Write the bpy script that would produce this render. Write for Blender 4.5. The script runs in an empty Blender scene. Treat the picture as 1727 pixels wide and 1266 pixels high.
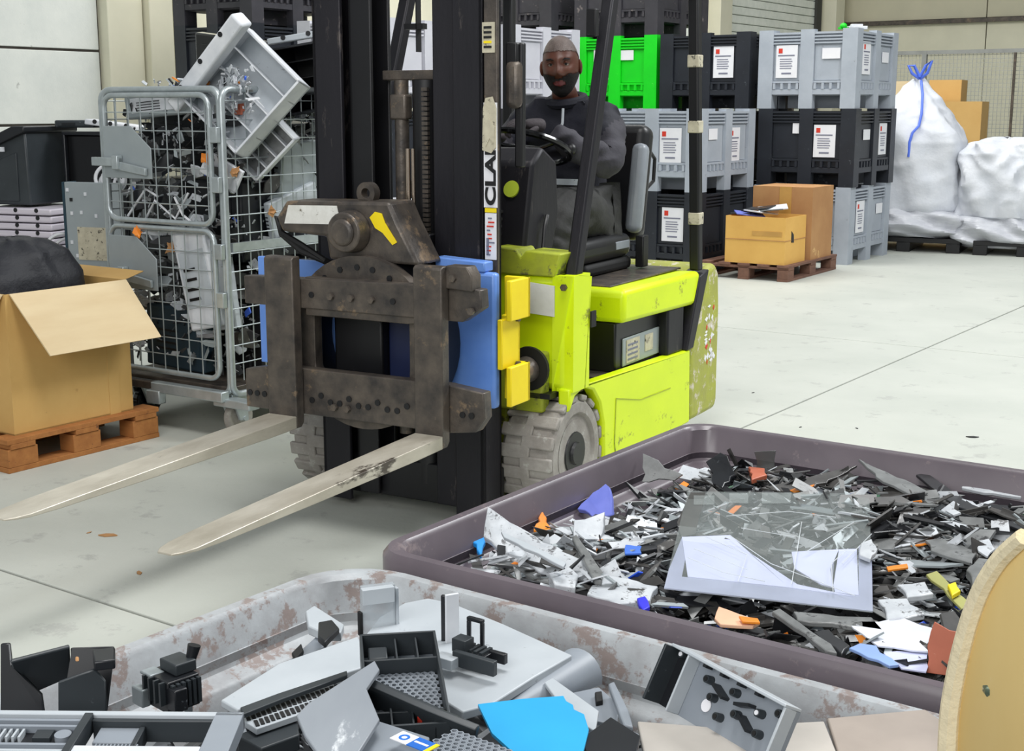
import bpy, bmesh, math, random
from math import sin, cos, pi, radians, sqrt, atan2
from mathutils import Vector, Matrix, Euler
V = Vector
random.seed(7)
S = bpy.context.scene
C = S.collection

# ------------------------------------------------------------------ camera, world, lights
FPX, CX, CY, CAMH = 2270.0, 863.5, 633.0, 1.5
PITCH = math.atan(450 / FPX)
cd = bpy.data.cameras.new('camera'); cam = bpy.data.objects.new('camera', cd); C.objects.link(cam)
cam.location = (0, 0, CAMH); cam.rotation_euler = (pi / 2 - PITCH, 0, 0)
cd.sensor_width = 36; cd.lens = FPX / 1727 * 36; cd.clip_start = 0.05; cd.clip_end = 200
S.camera = cam
S.view_settings.view_transform = 'Standard'; S.view_settings.look = 'None'
S.view_settings.gamma = 1; S.view_settings.use_curve_mapping = False
S.view_settings.exposure = -0.5
w = bpy.data.worlds.new('world'); S.world = w; w.use_nodes = True
w.node_tree.nodes['Background'].inputs[0].default_value = (0.90, 0.96, 1.0, 1)
w.node_tree.nodes['Background'].inputs[1].default_value = 0.46
def area(name, loc, tgt, sx, sy, power, col=(1, 1, 1)):
    l = bpy.data.lights.new(name, 'AREA'); l.shape = 'RECTANGLE'; l.size = sx; l.size_y = sy; l.energy = power; l.color = col
    o = bpy.data.objects.new(name, l); C.objects.link(o); o.location = loc
    o.rotation_euler = (V(tgt) - V(loc)).to_track_quat('-Z', 'Y').to_euler(); return o
area('front_fill', (-2.5, -3.5, 4.2), (0.0, 5.0, 0.8), 5, 3.6, 500, (1, .995, .98))  # fill light added behind the camera to brighten upright front faces
area('overhead_near', (0.2, 2.8, 6.5), (0.2, 3.2, 0.5), 2.0, 2.0, 330, (1, .99, .97))  # area light added overhead for soft top light, no fixture built
area('overhead_right', (6.0, 6.5, 7.0), (0.6, 5.5, 0.5), 2.6, 2.6, 900, (.97, .99, 1))  # unseen overhead area light, added to light the forklift's side panel
area('overhead_far', (0.5, 13.5, 8.5), (2.0, 19, 0), 8, 6, 1500, (1, 1, .97))  # area light added overhead to brighten the far walls and stacks

# ------------------------------------------------------------------ helpers
cp_, sp_ = cos(PITCH), sin(PITCH)
def ray(x, y):
    a = (x - CX) / FPX; b = (y - CY) / FPX
    return V((a, cp_ - b * sp_, -sp_ - b * cp_))
CAM = V((0, 0, CAMH))
def at(x, y, z):
    r = ray(x, y); return CAM + r * ((z - CAMH) / r.z)
def atY(x, y, Y):
    r = ray(x, y); return CAM + r * (Y / r.y)
class Frame:                      # an upright frame in the place: x to the right/near, y to the back
    def __init__(s, o, deg):
        s.o = V((o[0], o[1], 0)); s.deg = deg; a = radians(deg)
        s.u = V((cos(a), -sin(a), 0)); s.v = V((sin(a), cos(a), 0))
        s.rz = -a
    def w(s, x, y, z=0): return s.o + s.u * x + s.v * y + V((0, 0, z))
    def onv(s, px, py, d):
        r = ray(px, py); p = CAM + r * ((d - (CAM - s.o).dot(s.v)) / r.dot(s.v)) - s.o
        return p.dot(s.u), p.z
    def onu(s, px, py, d):
        r = ray(px, py); p = CAM + r * ((d - (CAM - s.o).dot(s.u)) / r.dot(s.u)) - s.o
        return p.dot(s.v), p.z
    def loc(s, p):
        p = V(p) - s.o; return V((p.dot(s.u), p.dot(s.v), p.z))
def lin(c):
    return c / 12.92 if c <= .04045 else ((c + .055) / 1.055) ** 2.4
def rgb(r, g, b): return (lin(r / 255), lin(g / 255), lin(b / 255), 1)

def M(name, col, rough=.6, metal=0., col2=None, nscale=6., mix=.5, dirt=None, damt=.5, dscale=14., bump=.0, bscale=60., alpha=1., trans=0., stretch=(1, 1, 1), sheen=0., spec=.5, lines=None):
    m = bpy.data.materials.new(name); m.use_nodes = True
    nt = m.node_tree; N = nt.nodes; L = nt.links; b = N['Principled BSDF']
    b.inputs['Roughness'].default_value = rough; b.inputs['Metallic'].default_value = metal
    b.inputs['Specular IOR Level'].default_value = spec
    b.inputs['Alpha'].default_value = alpha
    if trans: b.inputs['Transmission Weight'].default_value = trans
    tc = N.new('ShaderNodeTexCoord'); mp = N.new('ShaderNodeMapping'); mp.inputs['Scale'].default_value = stretch
    L.new(tc.outputs['Object'], mp.inputs[0])
    def noise(scale, det=6, r=.6):
        n = N.new('ShaderNodeTexNoise'); n.inputs['Scale'].default_value = scale; n.inputs['Detail'].default_value = det
        n.inputs['Roughness'].default_value = r; L.new(mp.outputs[0], n.inputs[0]); return n
    def mixc(fac, a, c2):
        x = N.new('ShaderNodeMix'); x.data_type = 'RGBA'; L.new(fac, x.inputs[0])
        if isinstance(a, tuple): x.inputs[6].default_value = a
        else: L.new(a, x.inputs[6])
        if isinstance(c2, tuple): x.inputs[7].default_value = c2
        else: L.new(c2, x.inputs[7])
        return x.outputs[2]
    def ramp(fac, lo, hi):
        r = N.new('ShaderNodeMapRange'); r.inputs[1].default_value = lo; r.inputs[2].default_value = hi; L.new(fac, r.inputs[0]); return r.outputs[0]
    out = col
    if col2 is None: col2 = tuple(c * .72 for c in col[:3]) + (1,)
    n1 = noise(nscale); out = mixc(ramp(n1.outputs[0], .5 - mix / 2, .5 + mix / 2 + .01), col2, col)
    if dirt:
        n2 = noise(dscale, 10, .72); t = .5 + (.5 - damt) * .5
        out = mixc(ramp(n2.outputs[0], t, t + .06), out, dirt)
    L.new(out, b.inputs['Base Color'])
    if bump:
        n3 = noise(bscale, 4); bp = N.new('ShaderNodeBump'); bp.inputs['Strength'].default_value = bump; bp.inputs['Distance'].default_value = .01
        L.new(n3.outputs[0], bp.inputs['Height']); L.new(bp.outputs[0], b.inputs['Normal'])
    m.diffuse_color = col
    return m

class MB:
    def __init__(s): s.v = []; s.f = []; s.m = []
    def add(s, vs, fs, m=0, mat=None):
        o = len(s.v)
        for p in vs: s.v.append(tuple(mat @ V(p)) if mat else tuple(p))
        for f in fs: s.f.append([i + o for i in f]); s.m.append(m)
        return s
    BF = [(0, 3, 2, 1), (4, 5, 6, 7), (0, 1, 5, 4), (1, 2, 6, 5), (2, 3, 7, 6), (3, 0, 4, 7)]
    def box(s, c, d, m=0, rot=None):
        x, y, z = d[0] / 2, d[1] / 2, d[2] / 2
        vs = [(-x, -y, -z), (x, -y, -z), (x, y, -z), (-x, y, -z), (-x, -y, z), (x, -y, z), (x, y, z), (-x, y, z)]
        mt = Matrix.Translation(V(c))
        if rot is not None: mt = mt @ (rot if isinstance(rot, Matrix) else Euler(rot).to_matrix().to_4x4())
        return s.add(vs, MB.BF, m, mt)
    def bb(s, x0, x1, y0, y1, z0, z1, m=0):
        return s.box(((x0 + x1) / 2, (y0 + y1) / 2, (z0 + z1) / 2), (abs(x1 - x0), abs(y1 - y0), abs(z1 - z0)), m)
    def hexa(s, p, m=0): return s.add(p, MB.BF, m)
    def prism(s, pts, vec, m=0):
        n = len(pts); vec = V(vec); a = [V(p) for p in pts]; nn = V((0, 0, 0))
        for i in range(n): nn += a[i].cross(a[(i + 1) % n])
        if nn.dot(vec) < 0: a.reverse()
        vs = a + [p + vec for p in a]
        fs = [list(range(n))[::-1], list(range(n, 2 * n))] + [[i, (i + 1) % n, n + (i + 1) % n, n + i] for i in range(n)]
        return s.add(vs, fs, m)
    def loft(s, rings, m=0, closed=True, caps=True):
        n = len(rings[0]); o = len(s.v)
        for r in rings:
            for p in r: s.v.append(tuple(p))
        k = n if closed else n - 1
        for j in range(len(rings) - 1):
            for i in range(k):
                a = o + j * n + i; b = o + j * n + (i + 1) % n
                s.f.append([a, b, b + n, a + n]); s.m.append(m)
        if caps:
            s.f.append([o + i for i in range(n)][::-1]); s.m.append(m)
            e = o + (len(rings) - 1) * n; s.f.append([e + i for i in range(n)]); s.m.append(m)
        return s
    def cyl(s, p0, p1, r0, r1=None, n=16, m=0, caps=True):
        p0 = V(p0); p1 = V(p1); r1 = r0 if r1 is None else r1
        q = (p1 - p0).to_track_quat('Z', 'Y').to_matrix()
        rg = lambda p, r: [p + q @ V((r * cos(2 * pi * i / n), r * sin(2 * pi * i / n), 0)) for i in range(n)]
        return s.loft([rg(p0, r0), rg(p1, r1)], m, True, caps)
    def tube(s, pts, r, n=8, m=0, closed=False):
        pts = [V(p) for p in pts]; k = len(pts); rings = []; prev = None
        for i in range(k):
            if closed: t = (pts[(i + 1) % k] - pts[i - 1])
            else: t = pts[min(i + 1, k - 1)] - pts[max(i - 1, 0)]
            t.normalize()
            if prev is None:
                a = V((0, 0, 1)) if abs(t.z) < .9 else V((1, 0, 0)); x = t.cross(a).normalized()
            else: x = (prev - t * prev.dot(t)).normalized()
            prev = x; y = t.cross(x)
            rr = r[i] if isinstance(r, (list, tuple)) else r
            rings.append([pts[i] + x * (rr * cos(2 * pi * j / n)) + y * (rr * sin(2 * pi * j / n)) for j in range(n)])
        if closed: rings.append(rings[0])
        return s.loft(rings, m, True, not closed)
    def ring(s, c, nrm, R, r, n=32, k=8, m=0):
        q = V(nrm).to_track_quat('Z', 'Y').to_matrix()
        return s.tube([V(c) + q @ V((R * cos(2 * pi * i / n), R * sin(2 * pi * i / n), 0)) for i in range(n)], r, k, m, True)
    def annulus(s, c, ro, ri, y0, y1, n=32, m=0):   # axis along y
        P = lambda r, y: [V((c[0] + r * cos(2 * pi * i / n), y, c[1] + r * sin(2 * pi * i / n))) for i in range(n)]
        return s.loft([P(ro, y0), P(ri, y0), P(ri, y1), P(ro, y1), P(ro, y0)], m, True, False)
    def sph(s, c, r, m=0, seg=16, rings=10, mat=None):
        rx, ry, rz = r if isinstance(r, (tuple, list)) else (r, r, r); rg = []
        for j in range(rings + 1):
            t = pi * j / rings - pi / 2; t = max(min(t, pi / 2 - .02), -pi / 2 + .02)
            ps = [V((rx * cos(t) * cos(2 * pi * i / seg), ry * cos(t) * sin(2 * pi * i / seg), rz * sin(t))) for i in range(seg)]
            rg.append([(mat @ p if mat else p) + V(c) for p in ps])
        return s.loft(rg, m)
    def mesh(s, name, mats, smooth=True):
        me = bpy.data.meshes.new(name); me.from_pydata(s.v, [], s.f)
        for mt in (mats if isinstance(mats, (list, tuple)) else [mats]): me.materials.append(mt)
        me.polygons.foreach_set('material_index', s.m)
        bm = bmesh.new(); bm.from_mesh(me); bmesh.ops.recalc_face_normals(bm, faces=bm.faces); bm.to_mesh(me); bm.free()
        if smooth:
            me.polygons.foreach_set('use_smooth', [True] * len(me.polygons)); me.set_sharp_from_angle(angle=radians(38))
        me.update(); return me
    def build(s, name, mats, parent=None, bevel=0., seg=2, smooth=True):
        o = bpy.data.objects.new(name, s.mesh(name, mats, smooth)); C.objects.link(o)
        if parent: o.parent = parent
        if bevel:
            b = o.modifiers.new('bevel', 'BEVEL'); b.width = bevel; b.segments = seg; b.limit_method = 'ANGLE'; b.angle_limit = radians(40)
        return o
def tag(o, label=None, cat=None, group=None, kind=None):
    if label: o['label'] = label
    if cat: o['category'] = cat
    if group: o['group'] = group
    if kind: o['kind'] = kind
    return o
def thing(name, label, cat, loc=(0, 0, 0), rz=0., group=None, rot=None):
    o = bpy.data.objects.new(name, None); C.objects.link(o); o.empty_display_size = .1
    o.location = loc; o.rotation_euler = rot if rot is not None else (0, 0, rz)
    return tag(o, label, cat, group)
def dup(o, parent=None):
    c = o.copy(); C.objects.link(c)
    if parent: c.parent = parent
    for ch in list(o.children): dup(ch, c)
    return c
def place(me, name, parent, loc=(0, 0, 0), rot=(0, 0, 0)):
    o = bpy.data.objects.new(name, me); C.objects.link(o); o.parent = parent; o.location = loc; o.rotation_euler = rot; return o
def centred(mb, name, mats, label, cat, group=None, bevel=0., parent=None):
    """one-mesh thing with its origin at its own middle; mb holds world points"""
    c = sum((V(p) for p in mb.v), V((0, 0, 0))) / len(mb.v)
    mb.v = [tuple(V(p) - c) for p in mb.v]
    o = mb.build(name, mats, parent, bevel); o.location = c
    return tag(o, label, cat, group)
_jr = random.Random(77)
def slabpts(pts, th, jag=0.):
    """prism of world points pushed th away from the camera side along its own normal"""
    if jag:
        q = []; k = len(pts); cc = sum(pts, V((0, 0, 0))) / k
        for i in range(k):
            a, b = pts[i], pts[(i + 1) % k]; L = (b - a).length; n = max(1, min(5, int(L / .018)))
            for j in range(n):
                p = a.lerp(b, j / n)
                if j: p = p + (cc - p).normalized() * _jr.uniform(-.6, 1) * jag * min(L, .08)
                q.append(p)
        pts = q
    n = V((0, 0, 0)); k = len(pts)
    for i in range(k): n += (pts[i]).cross(pts[(i + 1) % k])
    n.normalize(); cc = sum(pts, V((0, 0, 0))) / k
    if n.dot(cc - CAM) < 0: n = -n
    return MB().prism(pts, n * th)
def slab(name, px, th, mat, label, cat, group=None, Y=None, bevel=0., jag=0.):
    pts = [at(*p) if Y is None else atY(p[0], p[1], p[2] if len(p) > 2 else Y) for p in px]
    return centred(slabpts(pts, th, jag), name, mat, label, cat, group, bevel)
def axes(tl, tr, bl):
    """matrix whose x runs tl->tr, y runs tl->bl (made square), z towards the camera"""
    x = (tr - tl).normalized(); z = x.cross(bl - tl).normalized()
    if z.dot(CAM - tl) < 0: z = -z
    y = z.cross(x)
    if y.dot(bl - tl) < 0: y = -y
    m = Matrix((x, y, z)).transposed().to_4x4(); m.translation = tl
    return m, (tr - tl).length, (bl - tl).dot(y)
def text_mesh(txt, size, depth, name, mat, parent, mtx):
    cu = bpy.data.curves.new(name, 'FONT'); cu.body = txt; cu.size = size; cu.extrude = depth; cu.align_x = 'LEFT'
    cu.offset = size * .035
    o = bpy.data.objects.new(name + '_t', cu); C.objects.link(o); bpy.context.view_layer.update()
    me = bpy.data.meshes.new_from_object(o.evaluated_get(bpy.context.evaluated_depsgraph_get())); me.name = name
    bpy.data.objects.remove(o); bpy.data.curves.remove(cu)
    me.materials.clear(); me.materials.append(mat)
    r = bpy.data.objects.new(name, me); C.objects.link(r); r.parent = parent; r.matrix_local = mtx; return r

# ------------------------------------------------------------------ materials
floor_m = M('concrete_floor', rgb(196, 198, 190), .55, col2=rgb(176, 180, 172), nscale=1.2, mix=.6, dirt=rgb(170, 172, 166), damt=.34, dscale=4.5, bump=.12, bscale=35)
joint_m = M('floor_joint', rgb(70, 70, 66), .9)
wall_m = M('wall_concrete', rgb(214, 216, 210), .85, col2=rgb(196, 200, 196), nscale=3, dirt=rgb(170, 172, 168), damt=.2, dscale=6, bump=.15, bscale=50)
cream_m = M('cream_wall', rgb(228, 224, 202), .75, col2=rgb(214, 211, 190), nscale=2)
beige_m = M('beige_wall', rgb(204, 198, 174), .8, col2=rgb(190, 186, 164), nscale=1.5)
wallgap_m = M('wall_joint', rgb(84, 78, 72), .9)
whitep_m = M('white_shutter', rgb(244, 247, 240), .5, col2=rgb(222, 228, 220))
steel_m = M('dark_steel', rgb(104, 95, 86), .42, .35, col2=rgb(58, 55, 54), nscale=11, mix=.4, dirt=rgb(128, 110, 90), damt=.34, dscale=7, bump=.25, bscale=30)
forkm = M('worn_fork_steel', rgb(206, 200, 186), .35, .3, col2=rgb(150, 142, 126), nscale=8, mix=.5, dirt=rgb(70, 62, 54), damt=.3, dscale=9, bump=.1, stretch=(1, .35, 1))
mast_m = M('mast_black', rgb(36, 34, 40), .5, .3, col2=rgb(22, 22, 28), nscale=5, mix=.5, dirt=rgb(84, 78, 76), damt=.28, dscale=12, stretch=(1, 1, .25), bump=.1)
black_m = M('black_paint', rgb(18, 18, 22), .45, col2=rgb(10, 10, 13), dirt=rgb(60, 60, 64), damt=.2, dscale=16)
lime_m = M('lime_paint', rgb(220, 242, 4), .42, col2=rgb(204, 228, 6), nscale=4, dirt=rgb(128, 134, 40), damt=.3, dscale=9, stretch=(1, .6, 1), bump=.05)
limed_m = M('dirty_lime_paint', rgb(180, 192, 40), .6, col2=rgb(140, 148, 48), nscale=9, mix=.4, dirt=rgb(100, 100, 62), damt=.4, dscale=12, bump=.1)
cwt_m = M('chipped_lime_paint', rgb(170, 176, 60), .6, col2=rgb(150, 150, 80), nscale=10, dirt=rgb(206, 196, 180), damt=.42, dscale=14, bump=.2)
blue_m = M('blue_paint', rgb(120, 160, 230), .35, col2=rgb(84, 128, 206), nscale=4, dirt=rgb(60, 84, 140), damt=.2, dscale=7)
yel_m = M('yellow_paint', rgb(248, 226, 14), .5, col2=rgb(236, 206, 14), dirt=rgb(170, 130, 40), damt=.22, dscale=12)
tyre_m = M('tyre_grey', rgb(166, 162, 156), .8, col2=rgb(126, 120, 114), nscale=10, dirt=rgb(168, 166, 160), damt=.35, dscale=20, bump=.2)
rubber_m = M('black_rubber', rgb(14, 14, 15), .7)
chrome_m = M('polished_rod', rgb(220, 200, 180), .2, 1.)
white_m = M('white_plastic', rgb(226, 228, 231), .5, col2=rgb(192, 196, 203), nscale=9, dirt=rgb(150, 148, 144), damt=.2, dscale=18)
paper_m = M('white_paper', rgb(236, 236, 238), .7, col2=rgb(224, 224, 230))
red_m = M('red_print', rgb(222, 60, 40), .6)
ink_m = M('grey_print', rgb(130, 132, 150), .7)
inkb_m = M('black_print', rgb(14, 14, 16), .6)
torn_m = M('torn_sticker', rgb(206, 200, 176), .7, col2=rgb(168, 160, 140), nscale=22, dirt=rgb(60, 56, 52), damt=.36, dscale=30)
boxgrey_m = M('crate_grey', rgb(176, 183, 192), .55, col2=rgb(156, 163, 173), nscale=4, dirt=rgb(116, 112, 110), damt=.24, dscale=10, bump=.05)
boxlight_m = M('crate_light_grey', rgb(206, 206, 213), .55, col2=rgb(188, 188, 197), nscale=4, dirt=rgb(160, 156, 156), damt=.2, dscale=10)
boxblack_m = M('crate_black', rgb(38, 42, 50), .45, col2=rgb(26, 29, 36), nscale=4, dirt=rgb(92, 96, 102), damt=.26, dscale=9, bump=.05)
boxgreen_m = M('crate_green', rgb(6, 222, 26), .5, col2=rgb(10, 200, 30), nscale=4, dirt=rgb(90, 232, 80), damt=.25, dscale=9)
boxdusty_m = M('crate_dusty_black', rgb(62, 60, 66), .6, col2=rgb(40, 40, 46), nscale=5, dirt=rgb(120, 112, 110), damt=.3, dscale=8)
card_m = M('cardboard', rgb(206, 168, 104), .8, col2=rgb(192, 152, 88), nscale=3, dirt=rgb(168, 130, 76), damt=.18, dscale=5, bump=.04, bscale=90)
cardin_m = M('cardboard_inside', rgb(224, 204, 166), .8, col2=rgb(212, 188, 148), nscale=2, bump=.04, stretch=(1, 1, 8))
cardb_m = M('cardboard_brown', rgb(190, 146, 96), .8, col2=rgb(160, 112, 70), nscale=3, mix=.6, dirt=rgb(226, 190, 130), damt=.25, dscale=5)
cardy_m = M('cardboard_yellow', rgb(228, 182, 98), .8, col2=rgb(212, 162, 82), nscale=3)
tape_m = M('packing_tape', rgb(206, 158, 84), .3, alpha=1.)
wood_m = M('pallet_wood', rgb(176, 118, 62), .8, col2=rgb(140, 86, 40), nscale=6, mix=.6, stretch=(1, 4, 4), dirt=rgb(96, 58, 34), damt=.25, dscale=8, bump=.15)
scuff_m = M('scuffed_grey_plastic', rgb(150, 156, 163), .4, col2=rgb(126, 132, 140), nscale=6, dirt=rgb(206, 210, 214), damt=.32, dscale=16, stretch=(1, .3, 1))
woodd_m = M('old_pallet_wood', rgb(134, 98, 80), .85, col2=rgb(96, 68, 58), nscale=6, mix=.6, stretch=(3, 1, 3), bump=.15)
galv_m = M('galvanised_steel', rgb(186, 194, 196), .35, .5, col2=rgb(160, 168, 170), nscale=20)
plate_m = M('grey_sheet_metal', rgb(166, 174, 176), .45, .35, col2=rgb(152, 160, 164), nscale=6)
cable_m = M('white_cable', rgb(222, 224, 228), .5)
bag_m = M('woven_white_sack', rgb(220, 222, 227), .65, col2=rgb(200, 204, 212), nscale=5, bump=.7, bscale=14)
film_m = M('milky_film', rgb(206, 208, 214), .25, col2=rgb(184, 186, 194), nscale=6, bump=.6, bscale=16, stretch=(1, 1, 4))
bluetie_m = M('blue_strap', rgb(92, 126, 240), .5)
fence_m = M('fence_grey', rgb(150, 152, 150), .5, .4)
fencew_m = M('fence_wire', rgb(176, 178, 172), .5, .4)
binA_m = M('mottled_grey_bin', rgb(168, 173, 176), .5, col2=rgb(126, 123, 123), nscale=7, mix=.45, dirt=rgb(126, 112, 108), damt=.50, dscale=16, bump=.08)
binAr_m = M('mottled_grey_rim', rgb(182, 188, 192), .42, col2=rgb(140, 140, 142), nscale=9, mix=.45, dirt=rgb(136, 124, 120), damt=.46, dscale=20, bump=.08)
binAp_m = M('pink_stain', rgb(204, 150, 156), .55, col2=rgb(186, 160, 162), nscale=7, mix=.6, dirt=rgb(206, 80, 110), damt=.2, dscale=6)
binB_m = M('dark_bin', rgb(70, 62, 68), .45, col2=rgb(52, 46, 54), nscale=3, mix=.6, dirt=rgb(104, 92, 94), damt=.3, dscale=8, bump=.06)
binBr_m = M('dark_bin_rim', rgb(110, 101, 107), .32, col2=rgb(82, 74, 81), nscale=4, mix=.6, dirt=rgb(126, 114, 116), damt=.3, dscale=12)
dk_m = M('shard_dark', rgb(46, 47, 50), .35, col2=rgb(30, 31, 34), nscale=12, dirt=rgb(140, 142, 144), damt=.2, dscale=30)
dk2_m = M('shard_charcoal', rgb(78, 76, 74), .3, col2=rgb(48, 47, 46), nscale=20, mix=.4, dirt=rgb(160, 160, 158), damt=.3, dscale=26)
gr_m = M('shard_grey', rgb(132, 134, 134), .35, col2=rgb(92, 94, 94), nscale=20, mix=.4, dirt=rgb(50, 50, 52), damt=.34, dscale=26)
wh_m = M('shard_white', rgb(206, 210, 214), .4, col2=rgb(170, 175, 181), nscale=18, mix=.4, dirt=rgb(92, 92, 94), damt=.36, dscale=46)
or_m = M('orange_plastic', rgb(240, 150, 40), .4, col2=rgb(226, 120, 40))
lav_m = M('lavender_sheet', rgb(214, 218, 246), .3, col2=rgb(196, 202, 236), nscale=3)
glass_m = M('clear_panel', rgb(214, 224, 222), .08, alpha=.13)
peri_m = M('periwinkle_plastic', rgb(120, 130, 214), .5, col2=rgb(96, 110, 196), nscale=14)
azure_m = M('azure_plastic', rgb(30, 150, 230), .45, col2=rgb(20, 130, 214))
copper_m = M('copper_board', rgb(190, 106, 78), .5, col2=rgb(168, 88, 62), nscale=10, dirt=rgb(226, 180, 160), damt=.25, dscale=40)
green_m = M('circuit_green', rgb(60, 110, 80), .5, dirt=rgb(200, 206, 190), damt=.3, dscale=40)
skyblue_m = M('sky_blue_sheet', rgb(44, 168, 222), .4, col2=rgb(36, 156, 212), dirt=rgb(190, 224, 240), damt=.06, dscale=40)
pgrey_m = M('printer_grey', rgb(146, 153, 161), .45, col2=rgb(126, 133, 142), nscale=5, dirt=rgb(120, 124, 132), damt=.15, dscale=20)
plight_m = M('printer_light', rgb(188, 194, 199), .42, col2=rgb(168, 175, 181), nscale=7, dirt=rgb(122, 126, 132), damt=.22, dscale=34)
pdark_m = M('printer_dark', rgb(52, 58, 62), .45, col2=rgb(38, 43, 47), nscale=6, dirt=rgb(120, 126, 130), damt=.18, dscale=26)
pblack_m = M('printer_black', rgb(26, 29, 34), .38, col2=rgb(16, 18, 22), nscale=6, dirt=rgb(92, 98, 104), damt=.2, dscale=22)
skin_m = M('skin', rgb(104, 62, 46), .42, col2=rgb(88, 50, 38), nscale=12)
lip_m = M('lips', rgb(132, 66, 68), .4)
hair_m = M('cropped_hair', rgb(128, 114, 108), .4, col2=rgb(84, 70, 64), nscale=30, bump=.4, bscale=160)  # cropped hair, its grey tone also carries the shine on the crown
beard_m = M('beard', rgb(24, 18, 18), .7, bump=.4, bscale=160)
eyew_m = M('eye_white', rgb(150, 134, 124), .3)
navy_m = M('navy_jacket', rgb(28, 29, 44), .75, col2=rgb(16, 17, 27), nscale=7, mix=.5, bump=.5, bscale=14)
sleeve_m = M('charcoal_sleeve', rgb(72, 70, 78), .8, col2=rgb(48, 47, 54), nscale=7, mix=.5, bump=.6, bscale=16)
trou_m = M('charcoal_trousers', rgb(54, 54, 53), .8, col2=rgb(32, 32, 32), nscale=7, mix=.6, bump=.6, bscale=14)
glove_m = M('grey_glove', rgb(70, 64, 68), .75, bump=.3)
boot_m = M('black_boot', rgb(20, 20, 22), .4)
vinyl_m = M('black_vinyl', rgb(24, 25, 28), .4, col2=rgb(16, 16, 18))
vinylg_m = M('grey_vinyl', rgb(150, 156, 164), .4)
fabric_m = M('black_sack', rgb(24, 26, 34), .6, bump=.6, bscale=18)
gloss_m = M('gloss_black', rgb(8, 8, 10), .15)
sheet_m = M('pinkish_white_sheet', rgb(214, 208, 216), .4, col2=rgb(190, 184, 196), nscale=3, stretch=(1, 1, 20))
leaf_m = M('dry_leaf', rgb(188, 140, 92), .8)
logo_m = M('lime_badge', rgb(196, 216, 60), .5)
# ------------------------------------------------------------------ the hall
AX = Frame((0, 0), 35.2)
def struct(name, mb, mat, parent=None, bevel=0.):
    o = mb.build(name, mat, parent, bevel, smooth=False)
    if parent is None:
        o.rotation_euler = (0, 0, AX.rz); o['kind'] = 'structure'
    return o
floor = struct('floor', MB().bb(-13, 7, -3, 30, -.2, -.012), joint_m)
xs = [-13, -7.6, -2.72, 2.2, 7]; ys = [-3, 2.5, 8.46, 14.4, 20.4, 30]
for i in range(4):
    for j in range(5):
        struct('slab', MB().bb(xs[i] + .006, xs[i + 1] - .006, ys[j] + .006, ys[j + 1] - .006, -.15, 0), floor_m, floor, .004)
LW = -11.09
wl = struct('wall_left', MB().bb(LW - .3, LW - .03, -2, 28, -.1, 6), wallgap_m)
for k in range(9):
    z0 = -.062 + (k - 0) * .704 + .012
    struct('panel', MB().bb(LW - .05, LW, -2, 8.72, max(z0, 0), z0 + .68), wall_m, wl, .006)
y0 = 9.52
while y0 < 22.2:
    y1 = min(y0 + 1.4, 22.33)
    struct('panel', MB().bb(LW - .05, LW, y0 + .012, y1 - .012, 0, 6), cream_m, wl, .006); y0 = y1
struct('panel', MB().bb(LW - .05, LW, 26.2, 27.6, 0, 6), cream_m, wl, .006)
struct('trim_1', MB().bb(LW - .05, LW + .12, 8.75, 9.18, 0, 6), cream_m, None, .01)
struct('trim_2', MB().bb(LW - .05, LW + .20, 9.2, 9.50, 0, 6), cream_m, None, .01)
struct('trim_3', MB().cyl((LW + .08, 9.68, 0), (LW + .08, 9.68, 6), .055), whitep_m)
struct('trim_4', MB().cyl((LW + .1, 20.6, 0), (LW + .1, 20.6, 6), .06), whitep_m)
struct('trim_5', MB().bb(LW - .05, LW + .27, 21.55, 22.0, 0, 6), cream_m, None, .01)
struct('trim_6', MB().bb(LW - .05, LW + .07, 26.18, 26.42, 0, 6), joint_m)
struct('trim_7', MB().bb(LW - .05, LW + .30, 26.6, 27.05, 0, 6), cream_m, None, .01)
dr = struct('door_1', MB().bb(LW - .05, LW - .015, 22.37, 26.18, 0, 4.5), joint_m)
for k in range(30):
    struct('slat', MB().prism([(LW - .015, 22.4, k * .15 + .003), (LW + .015, 22.4, k * .15 + .012), (LW + .015, 22.4, k * .15 + .138), (LW - .015, 22.4, k * .15 + .147)], (0, 3.78, 0)), whitep_m, dr)
wb = struct('wall_back', MB().bb(LW, 7, 27.63, 27.9, -.1, 6), wallgap_m)
for k in range(6):
    struct('panel', MB().bb(LW + .02 + k * 3, LW + 3 + k * 3, 27.58, 27.64, 0, 3.17), cream_m, wb, .006)
    struct('panel', MB().bb(LW + .02 + k * 3, LW + 3 + k * 3, 27.54, 27.64, 3.25, 6), beige_m, wb, .006)
struct('trim_8', MB().bb(LW, 7, 27.46, 27.62, 3.16, 3.24), steel_m)
# no roof is built, the overhead area lights hang free; mesh fence
fy = 18.1
fn = thing('mesh_fence', 'grey wire mesh fence standing behind the white sacks', 'fence', AX.w(-6.5, fy), AX.rz)
for x in (0.0, .42, 1.78, 3.3): MB().bb(x - .03, x + .03, -.03, .03, 0, 2.24).build('post', fence_m, fn)
MB().bb(1.58, 1.61, -.05, -.02, .0, 2.2).build('rod', steel_m, fn)
MB().bb(-.1, 3.4, -.025, .025, 2.2, 2.25).build('top_rail', fence_m, fn)
MB().bb(-.1, 3.4, -.02, .02, .84, .87).build('middle_rail', fence_m, fn)
b = MB()
for i in range(70): b.bb(i * .05 - .003, i * .05 + .003, .0, .006, .05, 2.2)
for i in range(42): b.bb(-.1, 3.4, .006, .012, .05 + i * .052, .056 + i * .052)
tag(b.build('wire_mesh', fencew_m, fn, smooth=False), kind='stuff')

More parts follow.
